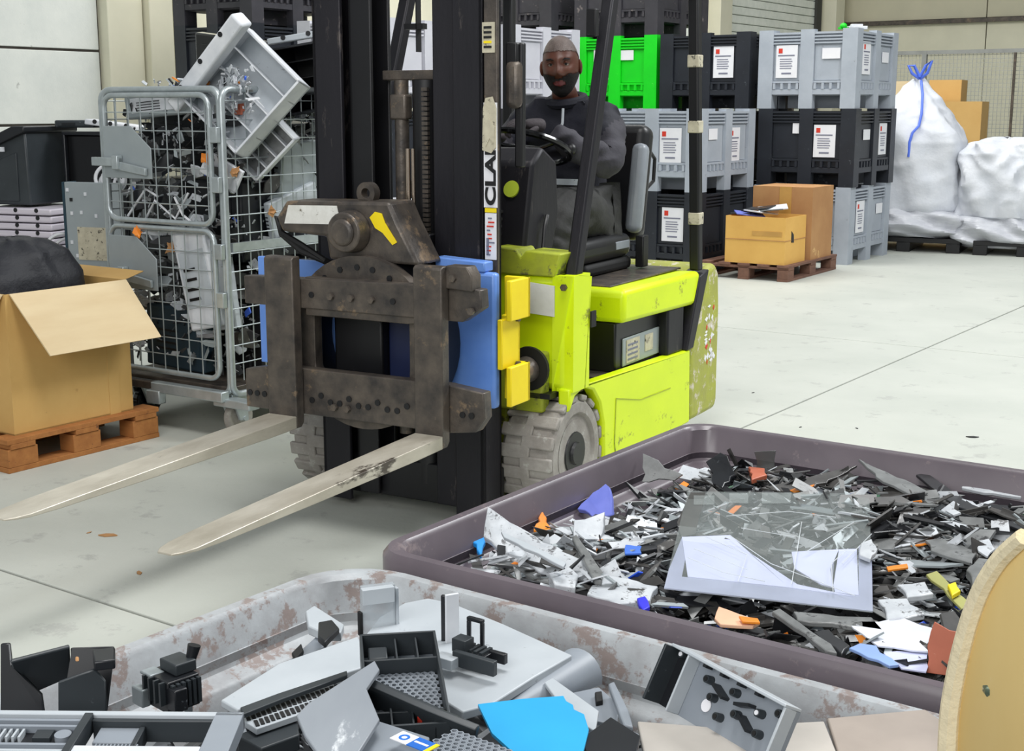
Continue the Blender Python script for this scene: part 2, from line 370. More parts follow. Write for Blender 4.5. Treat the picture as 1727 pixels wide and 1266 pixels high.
# ------------------------------------------------------------------ pallet boxes
BW, BD, BH = 1.0, 1.2, .75
_cr = {}
def crate_meshes(mat):
    if mat.name in _cr: return _cr[mat.name]
    W, D = BW / 2, BD / 2; f = MB()
    for x in (-1, 1):
        for y in (-1, 1): f.bb(x * (W - .15), x * W, y * (D - .15), y * D, 0, .75)
    for s in (-1, 1):
        f.bb(-.07, .07, s * (D - .08), s * D, 0, .75); f.bb(s * (W - .08), s * W, -.07, .07, 0, .75)
        f.bb(-W + .1, W - .1, s * (D - .07), s * (D - .005), .135, .185); f.bb(s * (W - .07), s * (W - .005), -D + .1, D - .1, .135, .185)
        f.bb(-W + .1, W - .1, s * (D - .06), s * (D - .005), .705, .725); f.bb(s * (W - .06), s * (W - .005), -D + .1, D - .1, .705, .725)
        f.bb(-W + .1, W - .1, s * (D - .06), s * (D - .01), .245, .265); f.bb(s * (W - .06), s * (W - .01), -D + .1, D - .1, .245, .265)
    f.bb(-W + .05, W - .05, -D + .05, D - .05, .125, .15).bb(-W + .2, W - .2, -D + .3, D - .3, .004, .126)  # centre block added under the deck to keep the foot openings dark
    r = {'frame': f.mesh('frame', mat, False)}
    r['px'] = MB().bb(-.155, .155, -.012, .012, .19, .705).bb(-.135, .135, -.022, -.01, .27, .60).mesh('wall_panel', mat, False)
    r['sx'] = MB().bb(-.15, .15, -.014, .014, -.007, .007).mesh('slat', mat, False)
    r['sl'] = MB().bb(-.012, .012, -.02, .02, -.028, .028).mesh('slot_rib', mat, False)
    _cr[mat.name] = r; return r
lb = MB().bb(-.11, .11, -.003, .003, -.155, .155, 0).bb(-.085, -.045, -.005, -.002, .08, .125, 1).bb(-.09, .08, -.005, -.002, .052, .064, 2)
for k in range(5): lb.bb(-.07, .05 + .01 * (k % 2), -.005, -.002, .02 - k * .022, .028 - k * .022, 2)
lb.bb(-.05, .05, -.005, -.002, -.12, -.105, 2)
label_me = lb.mesh('label', [paper_m, red_m, ink_m], False)
plain_me = MB().bb(-.09, .09, -.003, .003, -.05, .05).mesh('sticker', paper_m, False)
def crate(fr, x, y, z, mat, label, labels=(), group='pallet boxes in the stacks', rz=0.):
    m = crate_meshes(mat)
    t = thing('pallet_box', label, 'pallet box', fr.w(x, y, z), fr.rz + rz, group)
    place(m['frame'], 'frame', t)
    W, D = BW / 2, BD / 2
    faces = [((-.21, -D + .045), 0, 1.0), ((.21, -D + .045), 0, 1.0), ((W - .045, -.26), pi / 2, 1.2), ((W - .045, .26), pi / 2, 1.2), ((-.21, D - .045), pi, 1.), ((.21, D - .045), pi, 1.), ((-W + .045, -.26), -pi / 2, 1.2), ((-W + .045, .26), -pi / 2, 1.2)]
    for i, ((px, py), a, sc) in enumerate(faces):
        o = place(m['px'], 'wall_panel', t, (px, py, 0), (0, 0, a)); o.scale.x = sc
        if i < 4:
            d = V((sin(a), -cos(a), 0)) * .027
            for k in range(3):
                o = place(m['sx'], 'slat', t, (px + d.x, py + d.y, .622 + k * .03), (0, 0, a)); o.scale.x = sc
            for k in range(4):
                e = V((cos(a), sin(a), 0)) * (-.12 + k * .08)
                place(m['sl'], 'slot_rib', t, (px + d.x + e.x, py + d.y + e.y, .215), (0, 0, a))
    for fi, kind, dx, zz in labels:
        (px, py), a, sc = faces[fi]; d = V((sin(a), -cos(a), 0)) * .032; e = V((cos(a), sin(a), 0)) * dx
        place(label_me if kind == 'L' else plain_me, 'label' if kind == 'L' else 'sticker', t, (px + d.x + e.x, py + d.y + e.y, zz), (0, 0, a))
    return t
F1 = Frame((3.27, 13.1), 33.6)       # right-hand stack: near corner
def c1(z, *a, **k): return crate(F1, -.5 + k.pop('dx', 0), .6, z, *a, **k)
c1(0, boxgrey_m, 'light grey pallet box at the bottom of the right-hand stack', ((2, 'L', 0, .45), (3, 'S', .05, .5)))
c1(.75, boxblack_m, 'black pallet box in the middle of the right-hand stack', ((1, 'L', -.02, .44), (0, 'S', .16, .56), (2, 'S', .02, .5), (3, 'L', -.02, .45)), dx=.02)
c1(1.5, boxgrey_m, 'light grey pallet box on top of the right-hand stack', ((0, 'L', 0, .45), (1, 'S', .03, .52), (2, 'L', -.04, .48), (3, 'S', .0, .5)))
F2 = Frame((1.70, 12.3), 33.6)
crate(F2, -.5, .6, 0, boxblack_m, 'black pallet box under the grey one behind the rear guard post', ((1, 'L', .02, .45), (0, 'S', 0, .5)))
crate(F2, -.5, .6, .75, boxgrey_m, 'grey pallet box behind the driver seat, on a black one', ((1, 'L', -.02, .42), (0, 'S', .05, .55), (2, 'S', -.06, .52), (3, 'L', -.1, .42)))
F3 = Frame((2.38, 13.72), 33.6)
for z in (0, .75): crate(F3, -.52, .6, z, boxblack_m, ('black pallet box standing lowest behind the grey box', 'black pallet box below the top one left of the right-hand stack')[z > 0])
crate(F3, -.52, .6, 1.5, boxblack_m, 'black pallet box topping the stack between the green box and right-hand stack', ((1, 'L', 0, .46),))
F4 = Frame((1.50, 14.33), 33.6)
for z in (0, .75): crate(F4, -.5, .6, z, boxgrey_m, ('grey pallet box at floor level under the green box', 'grey pallet box directly under the green box')[z > 0])
crate(F4, -.5, .6, 1.5, boxgreen_m, 'bright green pallet box with white labels behind the driver', ((0, 'L', .06, .46), (1, 'S', -.08, .55)))
crate(F4, -.5, .6, 2.25, boxdusty_m, 'dusty black pallet box on top of the green box', ((1, 'S', 0, .5),))
F5 = Frame((.0, 12.55), 33.6)
for z in (0, .75): crate(F5, -.5, .6, z, boxdusty_m, ('dusty black pallet box at floor level behind the steering wheel', 'dusty black pallet box under the pale one by the driver')[z > 0])
crate(F5, -.5, .6, 1.5, boxlight_m, 'pale grey pallet box beside the driver head', ((0, 'L', 0, .46),))
F6 = Frame((.42, 14.9), 33.6)
for z, mt, l in ((0, boxgrey_m, 'grey pallet box lowest in the rear stack seen past the mast'), (.75, boxdusty_m, 'dusty black pallet box second from floor in the rear stack past the mast'), (1.5, boxlight_m, 'pale pallet box third from floor in the rear stack past the mast'), (2.25, boxdusty_m, 'dusty black pallet box high behind the driver, left of the one over the green box')):
    crate(F6, -.5, .6, z, mt, l)
F7 = Frame((-1.05, 11.6), 33.6)
for z, mt, l in ((0, boxlight_m, 'pale grey pallet box lowest in the stack seen between the mast rails'), (.75, boxblack_m, 'black pallet box second from floor in the stack between the mast rails'), (1.5, boxlight_m, 'pale grey pallet box near the top of the stack between the mast rails')):
    crate(F7, -.5, .6, z, mt, l, ((0, 'L', 0, .45),))
F8 = Frame((-2.30, 12.3), 33.6)
for z, mt, l in ((0, boxblack_m, 'black pallet box at floor level behind the roll cage'), (.75, boxblack_m, 'black pallet box second from floor behind the roll cage'), (1.5, boxblack_m, 'black pallet box showing just above the roll cage load'), (2.25, boxdusty_m, 'dusty black pallet box highest behind the roll cage')):
    crate(F8, -.5, .6, z, mt, l)
# oddments on the right-hand stack
o = MB().bb(-.09, .09, -.05, .05, 0, .03).bb(-.06, .05, -.03, .03, .03, .05).build('plastic_tray', white_m, None, .004); o.location = F1.w(-.12, .3, 2.25); tag(o, 'small white tray lying on the top right grey box', 'tray')
o = MB().sph((0, 0, .03), (.035, .03, .03)).bb(-.05, .05, -.012, .012, 0, .02).build('green_scrap', boxgreen_m); o.location = F1.w(-.22, .2, 2.25); tag(o, 'small bright green cap on the top right grey box', 'cap')

# ------------------------------------------------------------------ pallet with two cartons
def pallet(name, label, fr, x, y, L, Wd, mat, group=None, rz=0.):
    """L along y, Wd along x, origin at its middle"""
    t = thing(name, label, 'pallet', fr.w(x, y, 0), fr.rz + rz, group)
    for i in range(3):
        xx = (i - 1) * (Wd / 2 - .055)
        MB().bb(xx - .05, xx + .05, -L / 2, L / 2, 0, .022).build('bottom_board', mat, t, .002)
        for j in range(3):
            yy = (j - 1) * (L / 2 - .075)
            MB().bb(xx - .05, xx + .05, yy - .072, yy + .072, .022, .10).build('block', mat, t, .003)
    for j in range(3):
        yy = (j - 1) * (L / 2 - .075); MB().bb(-Wd / 2, Wd / 2, yy - .06, yy + .06, .10, .122).build('cross_board', mat, t, .002)
    n = 5
    for i in range(n):
        xx = (i / (n - 1) - .5) * (Wd - .11); MB().bb(xx - .055, xx + .055, -L / 2, L / 2, .122, .144).build('deck_board', mat, t, .002)
    return t
F9 = Frame((2.409, 11.78), 33.6)
pallet('wooden_pallet', 'worn dark wooden pallet under two cartons beside the right-hand stack', F9, -.41, .6, 1.2, .86, woodd_m)
def carton(label, fr, x0, x1, y0, y1, z0, z1, mat, open_=False):
    t = thing('carton', label, 'cardboard box', fr.w((x0 + x1) / 2, (y0 + y1) / 2, z0), fr.rz)
    a, b, h = (x1 - x0) / 2, (y1 - y0) / 2, z1 - z0; k = .006
    bm = MB().bb(-a, a, -b, -b + k, 0, h).bb(-a, a, b - k, b, 0, h).bb(-a, -a + k, -b + k, b - k, 0, h).bb(a - k, a, -b + k, b - k, 0, h).bb(-a + k, a - k, -b + k, b - k, 0, k)
    if not open_: bm.bb(-a + k, a - k, -b + k, b - k, h - k, h)
    bm.build('walls', mat, t)
    return t, a, b, h
t, a, b, h = carton('small yellowish open carton full of flat scraps on the worn pallet', F9, -.60, -.03, .02, .50, .144, .56, cardy_m, True)
MB().bb(-a - .001, a + .001, -b - .004, -b, h * .5, h * .515).bb(a, a + .004, -b, b, h * .5, h * .515).build('fold_line', cardb_m, t)
MB().prism([(a + .004, -b + .14, h * .7), (a + .004, -b + .19, h * .62), (a + .004, -b + .2, h * .45), (a + .004, -b + .14, h * .46)], (-.003, 0, 0)).build('dark_stain', black_m, t)
MB().bb(-a * .1, a * .9, -b - .003, -b, h * .6, h * .7).build('tape', tape_m, t)
for k, (dx, dz, mm) in enumerate(((-.1, .03, peri_m), (.0, .05, white_m), (-.18, .02, dk_m), (.05, .065, gr_m), (-.05, .085, dk_m), (.08, .09, white_m))):
    o = MB().bb(-.13, .13, -.09, .09, -.006, .006).build('flat_scrap', mm, None, .002); o.location = F9.w(-.36 + dx, .22 + .02 * k, .144 + h - .02 + dz * .9); o.rotation_euler = (.1 - .05 * k, .12, k * .6)
    tag(o, ('bluish flat scrap in the small yellowish carton', 'white flat scrap lying low in the small yellowish carton', 'dark flat scrap at the left of the small yellowish carton', 'grey flat scrap in the small yellowish carton', 'dark flat scrap high in the small yellowish carton', 'topmost white flat scrap in the small yellowish carton')[k], 'scrap', 'scraps in the small carton')
t, a, b, h = carton('tall stained brown carton behind the small yellowish one', F9, -.58, .0, .56, 1.08, .144, .80, cardb_m)
MB().bb(-a * .1, a * .3, -b - .003, -b, .02, h).build('tape', tape_m, t)

from mathutils import noise as _ns
# ------------------------------------------------------------------ white bulk bags
def lumpy(rings_fn, n, m, amp, seed, zsc=1.):
    r = random.Random(seed); ph = [(r.uniform(0, 6.3), r.uniform(2, 9), r.uniform(4, 16), r.random()) for _ in range(9)]
    mb = MB(); rings = []
    for j in range(m + 1):
        v = j / m; ring = []
        for i in range(n):
            a = 2 * pi * i / n; p, nr = rings_fn(a, v)
            d = sum(sin(q[0] + a * round(q[1]) + v * q[2]) * (.3 + q[3]) for q in ph) / 5
            d = abs(d) ** .7 * (1 if d > 0 else -1) + .9 * (.5 - abs(_ns.noise(V(p) * 5.5 + V((seed, 0, 0))))) - .3 * abs(_ns.noise(V((p[0] * 9, p[1] * 9, p[2] * 3 + seed))))
            ring.append(V(p) + V(nr) * d * amp)
        rings.append(ring)
    return mb.loft(rings)
def sq(a, k=.35):
    c, s = cos(a), sin(a); r = (abs(c) ** (2 / k) + abs(s) ** (2 / k)) ** (-k / 2); return V((c * r, s * r, 0))
def sack(prof, w, d, k=.4):
    def f(a, v):
        i = v * (len(prof) - 1); j = min(int(i), len(prof) - 2); q = i - j
        r = prof[j][0] * (1 - q) + prof[j + 1][0] * q; z = prof[j][1] * (1 - q) + prof[j + 1][1] * q
        s = sq(a, k); return (s.x * w * r, s.y * d * r, z), (cos(a), sin(a), .2)
    return f
def black_pallet(label, loc, rz, w, d):
    t = thing('plastic_pallet', label, 'pallet', loc, rz)
    MB().bb(-w, w, -d, d, .10, .15).build('deck', black_m, t, .005)
    for x in (-1, 0, 1): MB().bb(x * (w - .07) - .07, x * (w - .07) + .07, -d, d, 0, .10).build('runner', black_m, t, .004)
FB = Frame((4.35, 14.75), 25)
black_pallet('black plastic pallet under the tied white sack', FB.w(0, .1), FB.rz, .58, .5)
t = thing('bulk_bag', 'big white sack tied at the top with a blue strap', 'bag', FB.w(-.02, .1, .15), FB.rz, 'white bulk bags')
lumpy(sack([(.9, .22), (1.0, .3), (1.0, .6), (.98, .8), (.98, 1.0), (.86, 1.12), (.66, 1.26), (.44, 1.42), (.2, 1.58), (.07, 1.66)], .53, .5), 110, 80, .045, 3).build('sack_body', bag_m, t)
lumpy(sack([(.9, .0), (1.12, .06), (1.18, .14), (1.1, .24), (.95, .30)], .56, .5), 110, 30, .06, 5).build('film_skirt', film_m, t)
b = MB().tube([(.05, -.10, 1.64), (.09, -.22, 1.5), (.11, -.34, 1.3), (.10, -.42, 1.17), (.05, -.49, 1.1), (.03, -.525, 1.0), (.03, -.53, .85)], .014); b.build('tie_strap', bluetie_m, t)
for sgn in (-1, 1):
    MB().tube([(.03, -.06, 1.66), (.03 + sgn * .08, -.1, 1.72), (.03 + sgn * .12, -.1, 1.80 + .05 * (sgn > 0)), (.03 + sgn * .06, -.1, 1.80), (.03, -.08, 1.68)], .016).build('tie_loop', bluetie_m, t)
FC = Frame((5.05, 14.2), 25)
black_pallet('black plastic pallet under the slumped white sack', FC.w(.35, .25), FC.rz, .5, .5)
t = thing('bulk_bag', 'slumped white sack bulging right of the tied sack', 'bag', FC.w(.10, .20, .15), FC.rz, 'white bulk bags')
lumpy(sack([(.7, .18), (.95, .24), (1.02, .45), (1.0, .7), (.95, .88), (.8, .98), (.4, 1.04), (.05, 1.05)], .47, .43, .5), 110, 70, .075, 11).build('sack_body', bag_m, t)
lumpy(sack([(.8, -.08), (1.0, .0), (1.05, .12), (.9, .24)], .5, .45, .5), 100, 24, .06, 8).build('film_skirt', film_m, t)
t = thing('bulk_bag', 'white sack at the right picture edge with a blue printed band', 'bag', FC.w(.92, .60, 0), FC.rz, 'white bulk bags')
lumpy(sack([(.7, .05), (1.0, .12), (1.0, .5), (.96, .9), (.8, 1.12), (.4, 1.2), (.05, 1.2)], .42, .45, .5), 100, 64, .065, 21).build('sack_body', bag_m, t)
MB().bb(-.36, .1, -.485, -.475, .28, .36).build('printed_band', bluetie_m, t)
F10 = Frame((4.9, 16.2), 28)
black_pallet('black plastic pallet under the brown cartons behind the sacks', F10.w(.25, .4), F10.rz, .8, .5)
carton('big brown carton behind the tied sack, upper right', F10, -.1, .62, .0, .5, .15, 1.58, card_m)
carton('film-wrapped brown carton behind the blue bow', F10, -.52, -.12, .1, .6, .15, 1.82, cardin_m)
carton('tall brown carton just right of the blue bow', F10, -.10, .28, .55, .95, .15, 1.84, card_m)
# ------------------------------------------------------------------ the forklift (local: x to the picture's right, y to its rear)
FL = Frame((-.555, 4.51), 29)
fk = thing('forklift', 'lime green forklift with blue rotator carriage and forks lowered, driver aboard', 'forklift', FL.w(0, 0), FL.rz)
def P(name, mb, mat, bevel=0., parent=None, seg=2): return mb.build(name, mat, parent or fk, bevel, seg)
def rect(x0, x1, z0, z1, y): return [(x0, y, z0), (x1, y, z0), (x1, y, z1), (x0, y, z1)]
def pv(px, y): return [(lambda q: V((q[0], y, q[1])))(FL.onv(a, b, y)) for a, b in px]
def pu(px, x): return [(lambda q: V((x, q[0], q[1])))(FL.onu(a, b, x)) for a, b in px]
# forks
for xc, hw in ((-.295, .062), (.318, .055)):
    st = [(.05, 1.0, .955, 0), ]
    ring = lambda y, zt, zb, h: [V((xc - h, y, zb)), V((xc + h, y, zb)), V((xc + h, y, zt)), V((xc - h, y, zt))]
    b = MB().loft([ring(.0, .436, .392, hw), ring(-.15, .432, .388, hw), ring(-.7, .415, .385, hw), ring(-1.08, .402, .384, hw * .96), ring(-1.18, .397, .386, hw * .9), ring(-1.225, .395, .388, hw * .72), ring(-1.25, .394, .389, hw * .42)])
    P('fork_blade', b, forkm, .003)
    b = MB().prism([(xc - hw, 0, .392), (xc - hw, 0, .99), (xc - hw, .012, .998), (xc - hw, .045, .998), (xc - hw, .045, .41), (xc - hw, .03, .392)], (2 * hw, 0, 0))
    P('fork_shank', b, steel_m, .004)
# carriage bars and rotator
b = MB().prism([(-.49, .05, .815), (-.49, .05, .915), (.42, .05, .93), (.49, .05, .925), (.495, .05, .865), (.42, .05, .815)], (0, .05, 0)); P('upper_bar', b, steel_m, .004)
b = MB().prism([(-.50, .05, .435), (-.50, .05, .575), (-.36, .05, .60), (.36, .05, .60), (.50, .05, .585), (.505, .05, .50), (.47, .05, .45), (.36, .05, .435)], (0, .05, 0)); P('lower_bar', b, steel_m, .004)
P('end_stop', MB().prism([(.37, .03, .925), (.37, .03, 1.0), (.45, .03, 1.0), (.47, .03, .97), (.47, .03, .92)], (0, .06, 0)), steel_m, .004)
def plate_with_hole(outer, hole, y0, y1):
    """outer and hole: equal-length point loops in (x, z)"""
    mb = MB(); n = len(outer)
    rg = [[V((p[0], y, p[1])) for p in q] for q, y in ((outer, y0), (hole, y0), (hole, y1), (outer, y1), (outer, y0))]
    return mb.loft(rg, 0, True, False)
N = 48; cxr, czr = -.02, .70
outer = [(cxr + .305 * cos(2 * pi * i / N), czr + .305 * sin(2 * pi * i / N)) for i in range(N)]
def sqr(i, hx, hz, k=.22):
    s = sq(2 * pi * i / N, k); return (cxr + s.x * hx, czr + s.y * hz)
P('rotator_ring', plate_with_hole(outer, [sqr(i, .20, .135) for i in range(N)], .10, .145), steel_m, .003)
P('rotator_housing', MB().annulus((cxr, czr), .30, .25, .145, .27, 40), black_m)
P('front_plate', MB().prism([(-.225, .06, .79), (-.225, .06, .925), (.26, .06, .925), (.26, .06, .80), (.2, .06, .79)], (0, .05, 0)), steel_m, .003)
bolt = MB().cyl((0, 0, 0), (0, -.012, 0), .013, .013, 6).mesh('bolt', steel_m); hole = MB().cyl((0, 0, 0), (0, -.003, 0), .011, .011, 10).mesh('bolt_hole', black_m)
for k in range(5): place(bolt if k in (1, 2, 3) else hole, 'bolt' if k in (1, 2, 3) else 'bolt_hole', fk, (-.19 + k * .085, .049 if k in (1, 2, 3) else .049, .865))
for a in (48, 62, 78, 92, 108, 124, 140): place(hole, 'bolt_hole', fk, (cxr + .265 * cos(radians(a)), .099, czr + .265 * sin(radians(a))))
for z in (.57, .63, .69, .75, .80): place(hole, 'bolt_hole', fk, (.225, .099, z))
for k in range(11): place(hole, 'bolt_hole', fk, (-.20 + k * .04, .049, .49 + .02 * (k % 3 == 1)))
for x in (-.10, -.045): place(bolt, 'bolt', fk, (x, .047, .475))
for x in (.42, .455): place(hole, 'bolt_hole', fk, (x, .049, .505))
for k in range(4): place(hole, 'bolt_hole', fk, (-.48 + k * .033, .049, .49))
for x, z in ((.40, .96), (.46, .855)): place(bolt, 'bolt', fk, (x, .045 if z < .9 else .03, z))
# rotator motor on top
b = MB().prism([V((x, .13, z)) for x, z in ((-.40, 1.12), (-.355, 1.18), (.085, 1.19), (.12, 1.12), (.20, .98), (-.17, .98), (-.183, 1.06), (-.375, 1.07))], (0, .16, 0)); P('rotator_motor', b, steel_m, .012)
P('motor_cap', MB().cyl((-.065, .13, 1.085), (-.065, .07, 1.085), .075, .068, 24).cyl((-.065, .07, 1.085), (-.065, .055, 1.085), .05, .04, 20), steel_m, .006)
P('lifting_eye', MB().annulus((-.052, 1.212), .038, .018, .19, .225, 24).bb(-.085, -.02, .19, .225, 1.17, 1.19), steel_m)
P('yellow_patch', MB().prism([V((x, .129, z)) for x, z in ((.008, 1.135), (.03, 1.155), (.058, 1.15), (.07, 1.12), (.118, 1.055), (.10, 1.045), (.06, 1.085), (.03, 1.10))], (0, -.003, 0)), yel_m)
P('pale_patch', MB().prism([V((x, .129, z)) for x, z in ((-.36, 1.10), (-.34, 1.165), (-.13, 1.17), (-.12, 1.13), (-.16, 1.105))], (0, -.003, 0)), M('scuffed_white', rgb(232, 232, 228), .6, col2=rgb(200, 198, 190), nscale=16, dirt=rgb(120, 112, 100), damt=.3, dscale=26))
for k in range(2):
    P('hydraulic_hose', MB().tube([(-.36, .2 + .03 * k, 1.10), (-.42 - .02 * k, .18, 1.11), (-.40, .16, 1.06), (-.31, .16, 1.0 + .02 * k), (-.23, .18, .97), (-.2, .25, .93)], .013, 8), rubber_m)
P('hose_fitting', MB().cyl((-.38, .2, 1.11), (-.44, .19, 1.115), .016, .016, 6), galv_m)
# blue attachment frame
P('blue_plate', MB().prism(rect(-.62, -.50, .55, .955, .285), (0, .025, 0)), blue_m, .004)
P('blue_plate', MB().prism([(-.5, .30, .45), (-.5, .30, .95), (.14, .30, .95), (.14, .30, .45)], (0, .02, 0)), blue_m, .004)
b = MB().loft([[V((.41 + dx, .30 + dy, z)) for z in (.475, .975)] for dx, dy in ((-.27, 0), (-.02, 0), (.0, .015), (.0, .06))], 0, False, False)
P('blue_plate', MB().bb(.14, .41, .285, .325, .475, .95), blue_m, .012)
P('blue_top', MB().prism([(.17, .285, .95), (.17, .285, .995), (.37, .285, .985), (.37, .285, .95)], (0, .06, 0)), blue_m, .005)
for z0, z1, w0, w1 in ((.785, .925, .30, .42), (.615, .79, .29, .40), (.485, .625, .30, .42)):
    o = .03 if z0 != .615 else .0
    P('yellow_bracket', MB().bb(.415 + o, .435 + o, w0, w1 + .02, z0, z1).bb(.37, .435 + o, w1, w1 + .02, z0, z1), yel_m, .004)
for z in (.785, .62): place(bolt, 'bolt', fk, (.437, .39, z), (0, 0, pi / 2))
# mast
def channel(x0, x1, y0, y1, t, open_right, z0, z1):
    m = MB()
    m.bb(x0, x1, y0, y0 + t, z0, z1).bb(x0, x1, y1 - t, y1, z0, z1)
    m.bb(x0, x0 + t, y0, y1, z0, z1) if open_right else m.bb(x1 - t, x1, y0, y1, z0, z1); return m
P('outer_rail', channel(-.40, -.275, .37, .50, .018, True, .03, 2.15), mast_m, .004)
P('inner_rail', channel(-.262, -.165, .40, .53, .016, True, .06, 2.15), black_m, .004)
P('outer_rail', channel(.195, .315, .37, .50, .018, False, .03, 2.15), mast_m, .004)
P('inner_rail', channel(.095, .19, .40, .53, .016, False, .06, 2.15), mast_m, .004)
P('rail_flange', MB().bb(.317, .37, .375, .39, .9, 2.15), steel_m, .003)
P('cross_beam', MB().bb(-.165, .10, .47, .53, 1.60, 1.635), steel_m, .004)
P('foot_beam', MB().bb(-.40, .31, .43, .53, .05, .20), black_m, .006)
P('lift_cylinder', MB().cyl((.02, .48, .12), (.02, .48, 1.60), .052, .052, 20), black_m)
P('lift_tube', MB().cyl((-.075, .46, .3), (-.075, .46, 1.60), .026, .026, 14), steel_m)
P('tube_clamp', MB().bb(-.11, -.04, .43, .48, 1.46, 1.55), steel_m, .008)
P('piston_rod', MB().cyl((-.012, .40, 1.06), (-.012, .40, 1.36), .009, .009, 10).cyl((.01, .40, 1.06), (.01, .40, 1.36), .007, .007, 10), chrome_m)
for x in (.05, ):
    m = MB()
    for k in range(34): m.bb(x - .012, x + .012, .415, .43, 1.0 + k * .017, 1.012 + k * .017)
    tag(P('lift_chain', m, steel_m), kind='stuff')
P('carriage_block', MB().bb(-.03, .09, .38, .43, .9, 1.06), black_m, .005)
P('tilt_bracket', MB().bb(.37, .43, .42, .46, 1.50, 1.66), steel_m, .02)
P('tilt_arm', MB().bb(.37, .415, .43, .47, 1.64, 1.72).bb(.395, .425, .45, .48, 1.3, 1.72), black_m, .006)
P('mast_strap', MB().bb(-.05, -.045, .52, .55, 1.7, 2.15).bb(-.10, -.02, .52, .55, 1.78, 1.80), black_m)
# writing on the mast
YD = .368
P('label_strip', MB().bb(.318, .369, YD + .003, YD + .008, 1.165, 1.52), paper_m)
P('opening_shade', MB().bb(-.21, .0, .2, .27, .54, .84), black_m, .01)  # black block standing in for the shade inside the ring opening
P('opening_shade', MB().bb(.0, .2, .24, .27, .54, .84), M('shaded_blue', rgb(24, 36, 76), .5), .006)  # dark navy block: shade on the blue panel put into the colour
P('torn_sticker', MB().prism([(.315, YD + .002, 1.36), (.318, YD + .002, 1.5), (.328, YD + .002, 1.535), (.355, YD + .002, 1.54), (.37, YD + .002, 1.5), (.368, YD + .002, 1.37), (.35, YD + .002, 1.35)], (0, -.004, 0)), torn_m)
text_mesh('CLARK', .056, .0006, 'lettering', inkb_m, fk, Matrix.Translation((.3645, YD, 1.172)) @ Matrix(((0, -1, 0, 0), (0, 0, -1, 0), (1, 0, 0, 0), (0, 0, 0, 1))) @ Matrix.Diagonal((1.62, 1, 1, 1)))
P('torn_sticker', MB().prism([(.33, YD - .002, 1.372), (.345, YD - .002, 1.40), (.362, YD - .002, 1.385), (.366, YD - .002, 1.44), (.34, YD - .002, 1.47), (.324, YD - .002, 1.43)], (0, -.003, 0)), torn_m)
P('yellow_stripe', MB().bb(.322, .366, YD + .002, YD + .008, 1.148, 1.163), yel_m)
m = MB().bb(.322, .366, YD + .003, YD + .008, .985, 1.146, 0)
r = random.Random(4)
for k in range(10): z = 1.0 + k * .014; x = .328 + r.uniform(0, .008); m.bb(x, x + r.uniform(.012, .028), YD + .001, YD + .004, z, z + .005, 1 if k % 3 else 2)
m.bb(.328, .338, YD + .001, YD + .004, 1.0, 1.06, 2)
P('warning_label', m, [paper_m, red_m, ink_m])
m = MB().bb(.312, .362, YD + .003, YD + .008, 1.685, 1.785, 0)
for k in range(5): m.bb(.32, .35, YD + .001, YD + .004, 1.70 + k * .016, 1.708 + k * .016, 1 if k != 1 else 2)
P('capacity_label', m, [torn_m, inkb_m, yel_m])
# wheels
def wheel(x0, x1, yc, zc, R):
    w = P('wheel', MB().cyl((x0 + .02, yc, zc), (x1 - .01, yc, zc), R * .58, R * .58, 28), tyre_m)
    n = 36; prof = [(x0, R * .62), (x0, R * .86), (x0 + .02, R * .95), (x1 - .02, R * .95), (x1, R * .86), (x1, R * .70), (x1 - .012, R * .66), (x1 - .012, R * .52)]
    m = MB().loft([[V((x, yc + r * cos(2 * pi * i / n), zc + r * sin(2 * pi * i / n))) for i in range(n)] for x, r in prof], 0, True, False)
    P('tyre', m, tyre_m, 0, w)
    xm = (x0 + x1) / 2
    for side in (0, 1):
        m = MB(); k = 17
        for i in range(k):
            a = 2 * pi * (i + .5 * side) / k; da = pi / k * .62
            xa, xb = ((x0 - .003, xm + .02) if side == 0 else (xm - .02, x1 + .003))
            pts = []
            for r_ in (R * .90, R):
                for aa, x in ((a - da, xa), (a - da, xb), (a + da, xb), (a + da, xa)):
                    pts.append(V((x, yc + r_ * cos(aa), zc + r_ * sin(aa))))
            m.hexa(pts)
        tag(P('tread_lug', m, tyre_m, .006, w), kind='stuff')
    P('hub', MB().cyl((x1 - .03, yc, zc), (x1 - .004, yc, zc), R * .40, R * .36, 24).cyl((x1 - .004, yc, zc), (x1 + .006, yc, zc), R * .2, R * .18, 16), black_m, 0, w)
    return w
wheel(.285, .50, .745, .225, .225)
wheel(-.60, -.40, .64, .225, .225)
P('drive_axle', MB().cyl((-.42, .72, .225), (.3, .72, .225), .07, .07, 16).bb(-.2, .15, .58, .85, .12, .35), black_m)
P('rear_wheel', MB().cyl((-.12, 1.88, .18), (-.02, 1.88, .18), .18, .18, 24).cyl((.02, 1.88, .18), (.12, 1.88, .18), .18, .18, 24), tyre_m, .02)
